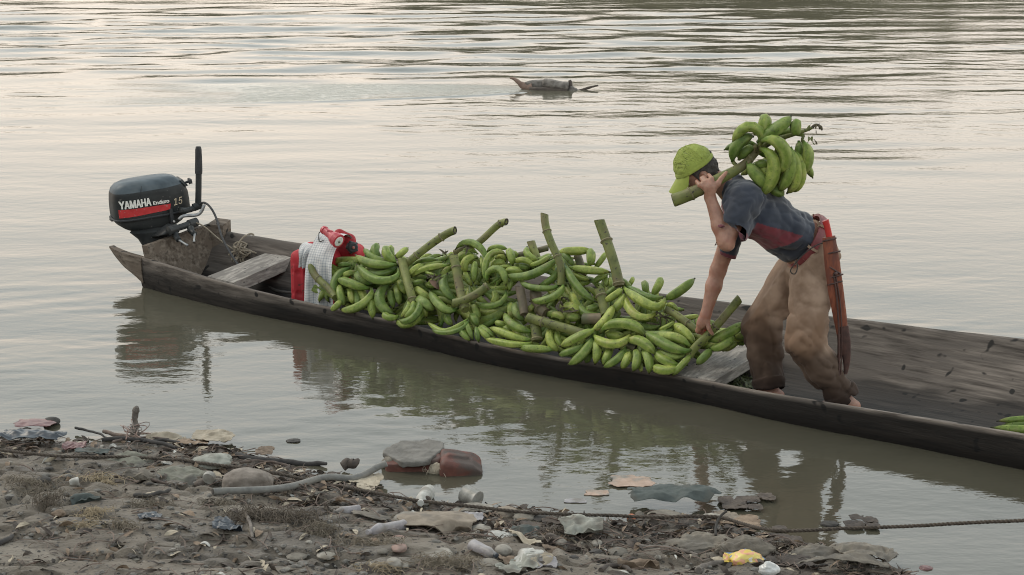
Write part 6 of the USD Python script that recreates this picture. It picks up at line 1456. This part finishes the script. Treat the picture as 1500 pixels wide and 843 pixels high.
# the middle
for (u, v, w, h, m_, lab, fl, sk) in [
        (599, 756, 46, 15, stone_p, 'pale flat-topped stone behind the brown board', .7, .3), (641, 809, 46, 14, stone_p, 'smooth oval pale stone below the brown board', .8, .3), (737, 804, 26, 18, stone_p, 'white rounded stone right of the dark-ended bottle', .8, .25),
        (583, 788, 24, 12, stone_r, 'pinkish flat stone below the crushed grey bottle', .8, .3), (585, 801, 24, 10, stone_r, 'second pinkish stone, lower than the one below the crushed bottle', .8, .3), (577, 822, 24, 14, stone_p, 'pale grey cobble at lower centre left', .8, .3),
        (592, 827, 14, 8, stone_p, 'little white pebble touching the pale grey cobble', .8, .3), (457, 748, 20, 11, stone_d, 'black stone beside the thin white stick', .8, .25), (558, 751, 14, 9, stone_d, 'dark pebble between the lilac bottle and the pale flat-topped stone', .8, .3),
        (742, 748, 36, 18, cardm, 'brown angular stone at the waterline right of the tin', .7, .3), (768, 753, 36, 15, stone_g, 'grey stone at the waterline right of the brown angular stone', .7, .3), (792, 757, 26, 10, stone_d, 'low dark stone under the rope near the grey rag', .7, .35),
        (756, 775, 13, 8, orange, 'bright orange brick fragment near the white scraps', .8, .25), (925, 757, 14, 9, orange, 'small orange stone at the water edge below the peach sheet', .8, .2), (937, 753, 14, 10, stone_g, 'grey cobble touching the small orange stone', .8, .2),
        (973, 752, 52, 14, stone_g, 'long grey stone between the orange stone and the dark green cloth', .6, .35), (875, 794, 16, 9, stone_p, 'pale pebble below the grey rag', .8, .3), (905, 806, 32, 9, stone_g, 'low grey stone right of the pale pebble', .7, .35),
        (704, 772, 30, 9, stone_p, 'white flat stone below the tipped tin', .7, .35), (665, 778, 20, 7, stone_g, 'small grey stone on the right end of the brown board', .7, .35), (560, 806, 16, 7, stone_g, 'tiny grey stone on the mud left of the pinkish stones', .7, .35),
        (435, 812, 30, 9, stone_g, 'low grey stone at lower left centre', .8, .42), (478, 811, 28, 8, stone_p, 'flat beige stone at lower left centre', .8, .42), (820, 792, 20, 8, stone_g, 'small grey stone left of the pale pebble', .8, .35), (716, 822, 30, 9, stone_g, 'half buried stone at the bottom below the dark-ended bottle', .8, .4)]:
    put('stone', lump(u, v, w, h, None, flat=fl, sink=sk, rough=.16), m_, lab, 'stone')
put('board', sheet(640, 769, 112, 24, crumple=.12, seed=61, up=.022, edge=.12, dome=.5, thick=.006), cardm, 'large bent brown board lying on the mud under the rope', 'board')
put('leaf_sheet', sheet(543, 760, 54, 9, crumple=.3, seed=62, up=.012), sackm, 'long grey-brown leaf left of the brown board', 'leaf')
put('sheet', sheet(693, 748, 56, 14, crumple=.4, seed=63, up=.012), stone_p, 'grey plastic sheet under the rope below the tipped tin', 'plastic sheet')
put('white_bag', sheet(690, 762, 40, 12, crumple=.7, seed=64, up=.012), lilac, 'whitish wet bag at the right end of the brown board', 'plastic bag')
def bottle(u0, v0, u1, v1, w, m_, lab, capm_=None):
    a, b = on_ground(u0, v0), on_ground(u1, v1); r_ = w / 2 * size(u0, v0); a = a + UZ * r_ * .7; b = b + UZ * r_ * .7
    bt = thing('bottle', lab, 'bottle', None, a)
    m2 = lathe([(0, r_ * .5), (.03, r_ * .9), (.08, r_), (.3, r_ * .95), (.5, r_ * 1.0), (.7, r_ * .96), (.82, r_ * .7), (.9, r_ * .42), (.93, r_ * .38)], a, b, 18)
    m2 = trimesh.Trimesh(m2.vertices + (fbm(m2.vertices * 22, 5, 2) - .5)[:, None] * r_ * .7 * np.array([.3, .3, 1]), m2.faces, process=False)
    obj('bottle_body', m2, m_, bt, smooth=True); obj('cap', lathe([(0, r_ * .36), (.1, r_ * .46), (.9, r_ * .46), (1, r_ * .4)], a + (b - a) * .92, b, 12), capm_ or m_, bt)
bottle(528, 752, 488, 755, 14, lilac, 'crushed lilac plastic bottle half sunk in grey mud')
bottle(592, 774, 538, 786, 17, lilac, 'crushed grey plastic bottle lying above the pinkish stones')
bottle(690, 803, 728, 820, 17, lilac, 'bottle with dark neck lying right of the oval pale stone', blackp)
bottle(628, 727, 616, 745, 22, whitep, 'small white jug standing at the water edge above the rope')
tn0, tn1 = on_ground(700, 742) + UZ * .03, on_ground(680, 736) + UZ * .045
tc = thing('tin_can', 'dented tin can tipped over at the water edge', 'tin can', None, tn0)
obj('can_body', lathe([(0, .040), (.02, .043), (.2, .041), (.5, .043), (.8, .041), (.98, .043), (1, .040)], tn0, tn1, 20), tinm, tc, smooth=35)
obj('can_mouth', lathe([(0, .034), (1, .030)], tn1, tn1 + unit(tn1 - tn0) * .002, 20), stone_d, tc)
put('crumpled_bag', cat_m([lump(725, 783, 44, 15, None, rough=.3, sink=.3, seed=66), sheet(740, 790, 34, 8, crumple=.7, seed=67)]), whitep, 'crumpled whitish bag left of the orange brick fragment', 'plastic bag')
put('white_stick', stick_m([(433, 757, .008), (456, 757, .008)], 4, knob=0), whitep, 'thin white stick on the mud left of centre', 'stick')
put('wood_bit', stick_m([(503, 690, .03), (525, 690, .05)], 14, knob=.4), leafd, 'dark wood bit at the water edge above the hose', 'wood')
# paler heap at bottom centre
for k, (u, v, w, d, m_, lab) in enumerate([(776, 815, 40, 14, whitep, 'white torn wrapper in the pale litter heap at the bottom'), (792, 824, 38, 10, leafp, 'tan leaf lying on the pale litter heap'), (768, 829, 44, 12, ragm, 'grey-green plastic scrap under the white torn wrapper'), (800, 834, 34, 9, lilac, 'bluish plastic film at the bottom of the pale litter heap'),
                                           (770, 801, 50, 9, leafp, 'long pale husk above the white torn wrapper'), (745, 826, 30, 8, leafb, 'brown leaf left of the pale litter heap'), (806, 808, 24, 7, leafb, 'small brown leaf right of the pale litter heap'), (748, 838, 44, 9, ragm, 'pale film cut off by the bottom edge'), (935, 837, 60, 7, leafb, 'large brown leaf at the bottom edge'), (770, 783, 40, 9, tealp, 'greenish film below the orange brick fragment')]):
    put('litter', sheet(u, v, w, d, crumple=.7, seed=80 + k, up=.012, n=14), m_, lab, 'litter')
put('rag', cat_m([sheet(852, 780, 66, 20, crumple=.9, seed=71, up=.018, dome=.5), lump(861, 770, 32, 22, None, rough=.35, seed=72, sink=.15)]), ragm, 'pale grey-green rag knotted up under the rope', 'rag')
put('leaf_heap', cat_m([sheet(805 + brng.normal() * 16, 777 + brng.normal() * 6, 18, 7, crumple=.8, n=8, up=.012) for _ in range(14)]), leafd, 'heap of rotting brown leaves left of the grey rag', 'dead leaves', kind='stuff')
# right end
cloth_s = atz(987, 737, 0)
put('cloth', sheet(985, 741, 128, 20, crumple=.42, seed=73, up=.028, dome=.75, edge=.3, n=34), tealp, 'dark green wet cloth humped up in the shallows', 'cloth')
put('peach_sheet', sheet(925, 708, 64, 15, crumple=.10, seed=74, up=.012, dome=.12, edge=.4), peach, 'peach-coloured sheet floating just under the surface', 'plastic sheet')
put('peach_sheet', sheet(876, 723, 34, 7, crumple=.08, seed=75, up=.010, dome=.08, edge=.4), peach, 'small peach scrap floating left of the larger peach sheet', 'plastic sheet')
put('white_film', sheet(843, 735, 34, 6, crumple=.06, seed=76, up=.010, dome=.08), lilac, 'white film floating at the water edge above the grey rag', 'plastic film')
put('sack', lump(1030, 790, 120, 30, 'sack', flat=.45, sink=.36, seed=77, rough=.10, rot=-.15), sackm, 'long grey muddy sack lying under the rope at right', 'sack')
put('sack', cat_m([lump(1090, 796, 92, 36, 'sack', flat=.5, sink=.26, seed=78, rough=.10)]), sackm, 'plump tied sack above the printed wrapper', 'sack')
put('sack_tie', tm(*tube(spline([on_ground(1048, 797) + UZ * .04, on_ground(1056, 783) + UZ * .09, on_ground(1064, 780) + UZ * .10], 14), .006, 6)[:2]), cord, 'dark cord pinching the left end of the plump tied sack', 'cord', smooth=True)
put('sack', lump(1200, 806, 96, 30, 'sack', flat=.5, sink=.28, seed=79, rough=.12), sackm, 'smooth grey sack at the right tip of the bank', 'sack')
put('tarpaulin', sheet(1268, 823, 92, 22, crumple=.75, seed=90, up=.02, dome=.5, n=30), sackm, 'wrinkled muddy tarpaulin at the outer tip of the bank', 'tarpaulin')
put('tarpaulin', sheet(1235, 838, 120, 16, crumple=.65, seed=91, up=.02, dome=.4, n=30), sackm, 'muddy cloth spread at the bottom right below the smooth grey sack', 'cloth')
put('wrapper', cat_m([lump(1093, 818, 52, 28, None, flat=.6, rough=.3, sink=.15, seed=92), sheet(1072, 822, 26, 10, crumple=.8, seed=93, up=.015, n=12)]), snack, 'crumpled yellow and orange printed wrapper', 'wrapper')
put('clear_bag', lump(1126, 833, 30, 22, None, rough=.25, sink=.15, seed=94), clearp, 'small knotted clear plastic bag right of the printed wrapper', 'plastic bag')
put('flap', sheet(1044, 765, 26, 9, crumple=.4, seed=95, up=.03), stone_p, 'pale triangular flap of card on the long muddy sack', 'card')
for k, (u, v, n_, m_, lab) in enumerate([(1086, 740, 16, leafd, 'brown sodden leaves floating between the green cloth and the reflection'), (1086, 767, 10, leafb, 'brown leaves just above the rope right of the pale card flap'), (1057, 758, 8, cardm, 'tan leaf stack right of the dark green cloth'), (1140, 793, 16, leafd, 'dark wet leaves between the plump sack and the smooth grey sack'), (1256, 806, 8, leafb, 'brown leaves on top of the muddy tarpaulin'), (1270, 770, 7, leafd, 'brown leaf clump floating beneath the rope at right'), (1160, 825, 20, leafd, 'dark leaf litter right of the clear bag')]):
    put('leaf_heap', cat_m([sheet(u + brng.normal() * (5 + n_ * .8), v + brng.normal() * (1.5 + n_ * .22), 22, 7, crumple=.8, n=8, up=.010) for _ in range(n_)]), m_, lab, 'dead leaves', kind='stuff')
for u, v, w, h, m_, lab in [(1356, 831, 20, 6, maroon, 'red-brown husk floating alone at lower right'), (1307, 813, 12, 6, stone_d, 'tiny dark float off the tip of the bank'), (1215, 766, 26, 7, stone_d, 'dark husk floating inside the reflection at right'), (430, 645, 20, 3, stone_d, 'small dark chip floating above the charred branch')]:
    put('float', lump(u, v, w, h, None, rough=.3, sink=.35), m_, lab, 'husk')
# tufts of dead grass and roots
for k, (u, v, w, h, n_, m_, lab) in enumerate([(45, 712, 80, 26, 170, straw2, 'matted dry grass at the far left below the rope'), (69, 738, 46, 34, 150, rootm, 'dark ball of roots at left'), (144, 706, 70, 16, 140, straw, 'pale dry grass left of the bent brown twig'), (132, 754, 50, 16, 200, straw, 'brightest straw tuft on the left mud'),
        (218, 742, 66, 22, 120, straw2, 'thin grass tangle in the middle of the left mud'), (118, 772, 70, 14, 90, straw, 'sparse straw below the brightest tuft'), (182, 772, 50, 18, 110, straw2, 'grey grass tuft right of the sparse straw'), (368, 757, 90, 28, 220, rootm, 'wide dark root mat beside the short grey stick'),
        (420, 764, 110, 34, 260, rootm, 'brown root mat left of the crushed bottles'), (470, 780, 60, 26, 180, straw2, 'matted grass at the right end of the brown root mat'), (543, 804, 90, 26, 170, straw2, 'tangled dry roots round the pinkish stones'), (648, 826, 110, 24, 240, straw2, 'wide dry root tangle at bottom centre'),
        (715, 797, 56, 16, 140, rootm, 'dark roots under the dark-ended bottle'), (322, 740, 60, 14, 110, straw2, 'fine dry roots below the left end of the hose'), (262, 700, 60, 10, 80, rootm, 'dark roots along the green-grey sack'), (806, 782, 70, 18, 130, rootm, 'dark roots among the rotting leaves left of the rag'), (1150, 802, 60, 16, 110, rootm, 'dark roots between the two right-hand sacks'), (560, 834, 70, 14, 90, straw, 'pale straw at the bottom edge')]):
    put('dry_grass', tuft_m(u, v, w, h, n_, 300 + k), m_, lab, 'dry grass')
# uncounted litter and crumbs
def scatter(n, seed, fn, dens):
    r = np.random.default_rng(seed); out = []; tries = 0
    while len(out) < n and tries < 60000:
        tries += 1; u, v = r.uniform(-40, 1340), r.uniform(630, 860)
        p = on_ground(u, v); d = float(inland(p[0], p[1]))
        if d < .0 or r.random() > dens(d, u, v, p): continue
        out.append(fn(p, r))
    return cat_m(out)
ico0 = trimesh.creation.icosphere(1)
def crumb(p, r):
    s = .004 + .011 * r.random() ** 3; V = ico0.vertices * (1 + .5 * (r.random((len(ico0.vertices), 1)) - .5)) * [s * r.uniform(.8, 1.8), s * r.uniform(.8, 1.5), s * .7]
    return trimesh.Trimesh(V + p + UZ * s * .15, ico0.faces, process=False)
def chip(p, r):
    l = r.uniform(.012, .04); a = r.uniform(0, 6.28); d = np.array([math.cos(a), math.sin(a), r.normal() * .25]) * l; c = p + UZ * .006
    return strip([c - d, c + UZ * r.uniform(.002, .012), c + d], l * r.uniform(.15, .5), r.normal() * 1.2, n=5)
def twiglet(p, r):
    l = r.uniform(.03, .10); a = r.uniform(0, 6.28); d = np.array([math.cos(a), math.sin(a), r.normal() * .06]) * l; c = p + UZ * .006
    return tm(*tube(spline([c - d, c + r.normal(size=3) * l * .15 + UZ * .004, c + d], 5), r.uniform(.001, .003), 4, caps=False)[:2])
wrack = lambda d, u, v, p: np.clip(1.15 - d / .55, .10, 1) * (.4 + .6 * smoothstep(.40, .6, float(fbm(np.array([p * [2, 3, 0]]), 91, 2)[0])))
wr2 = lambda d, u, v, p: .35 + .65 * smoothstep(.45, .6, float(fbm(np.array([p * [3, 4, 0]]), 92, 2)[0]))
for nm, n_, sd_, fn, m_, lab, de in [('mud_crumbs', 800, 1, crumb, mudc, 'crumbs of dried mud strewn over the bank', wr2), ('dark_crumbs', 380, 2, crumb, stone_d, 'dark grit and pebbles strewn over the bank', wr2), ('pale_pebbles', 240, 3, crumb, stone_p, 'pale pebbles and shell bits along the wrack line', wrack), ('leaf_litter', 1100, 4, chip, leafd, 'dark rotting leaf litter along the wrack line', wrack), ('tan_litter', 420, 5, chip, leafb, 'tan leaf fragments along the wrack line', wrack),
                                 ('pale_litter', 200, 6, chip, leafp, 'pale husk fragments along the wrack line', wrack), ('twig_litter', 750, 7, twiglet, twigm, 'fine twigs along the wrack line', wrack), ('plastic_litter', 60, 8, chip, whitep, 'small white plastic flakes along the wrack line', wrack)]:
    tag(obj(nm, scatter(n_, sd_, fn, de), m_, smooth=False), lab, 'litter', None, 'stuff')

# ================================================================ the wood drifting in mid river
dw = thing('driftwood', 'grey broken log with bare twigs drifting in mid river', 'driftwood', None, WOOD)
Yw = WOOD[1]; w8 = lambda u, v, dy=0.0: aty(u, v, Yw + dy)
dwm = dab('drift_grey', (0.075, 0.065, 0.055), (0.19, 0.17, 0.15), vary=.2); dwr = dab('drift_red', (0.13, 0.08, 0.058), (0.22, 0.15, 0.115))
def dlog(name, pts, r0, r1, m_, seed, parent=dw, n=18):
    c = spline([w8(*p) for p in pts], n); t = np.linspace(0, 1, n); rad = np.interp(t, [0, 1], [r0, r1]) * (1 + .35 * (fbm(np.stack([t * 7 + seed, 0 * t, 0 * t], -1), seed, 2) - .5))
    obj(name, tm(*tube(c, rad, 9)[:2]), m_, parent, smooth=True)
dlog('root_end', [(747, 114.5), (756, 118), (766, 126), (780, 129)], .012, .05, dwr, 1)
dlog('log', [(770, 128, .02), (790, 124, .05), (815, 126, .02), (836, 130, -.02)], .055, .06, dwm, 2)
dlog('log', [(797, 121, .0), (812, 124, -.05), (832, 127, -.06)], .04, .05, dwm, 3)
dlog('stub', [(833, 128, -.05), (835, 122, -.04), (834.5, 118, -.04)], .036, .018, leafd, 4)
dlog('stub', [(833, 131, -.05), (843, 135, -.05), (851, 136, -.04)], .05, .03, dwm, 5)
dlog('twig', [(848, 134, -.04), (862, 129, -.04), (876, 125.5, 0)], .018, .007, leafd, 6)
dlog('twig', [(850, 134, -.04), (866, 137, -.06), (875, 139, -.06)], .014, .006, leafd, 7)
dlog('branch', [(775, 131, -.05), (800, 132, -.07), (830, 133, -.08)], .025, .03, leafd, 8)
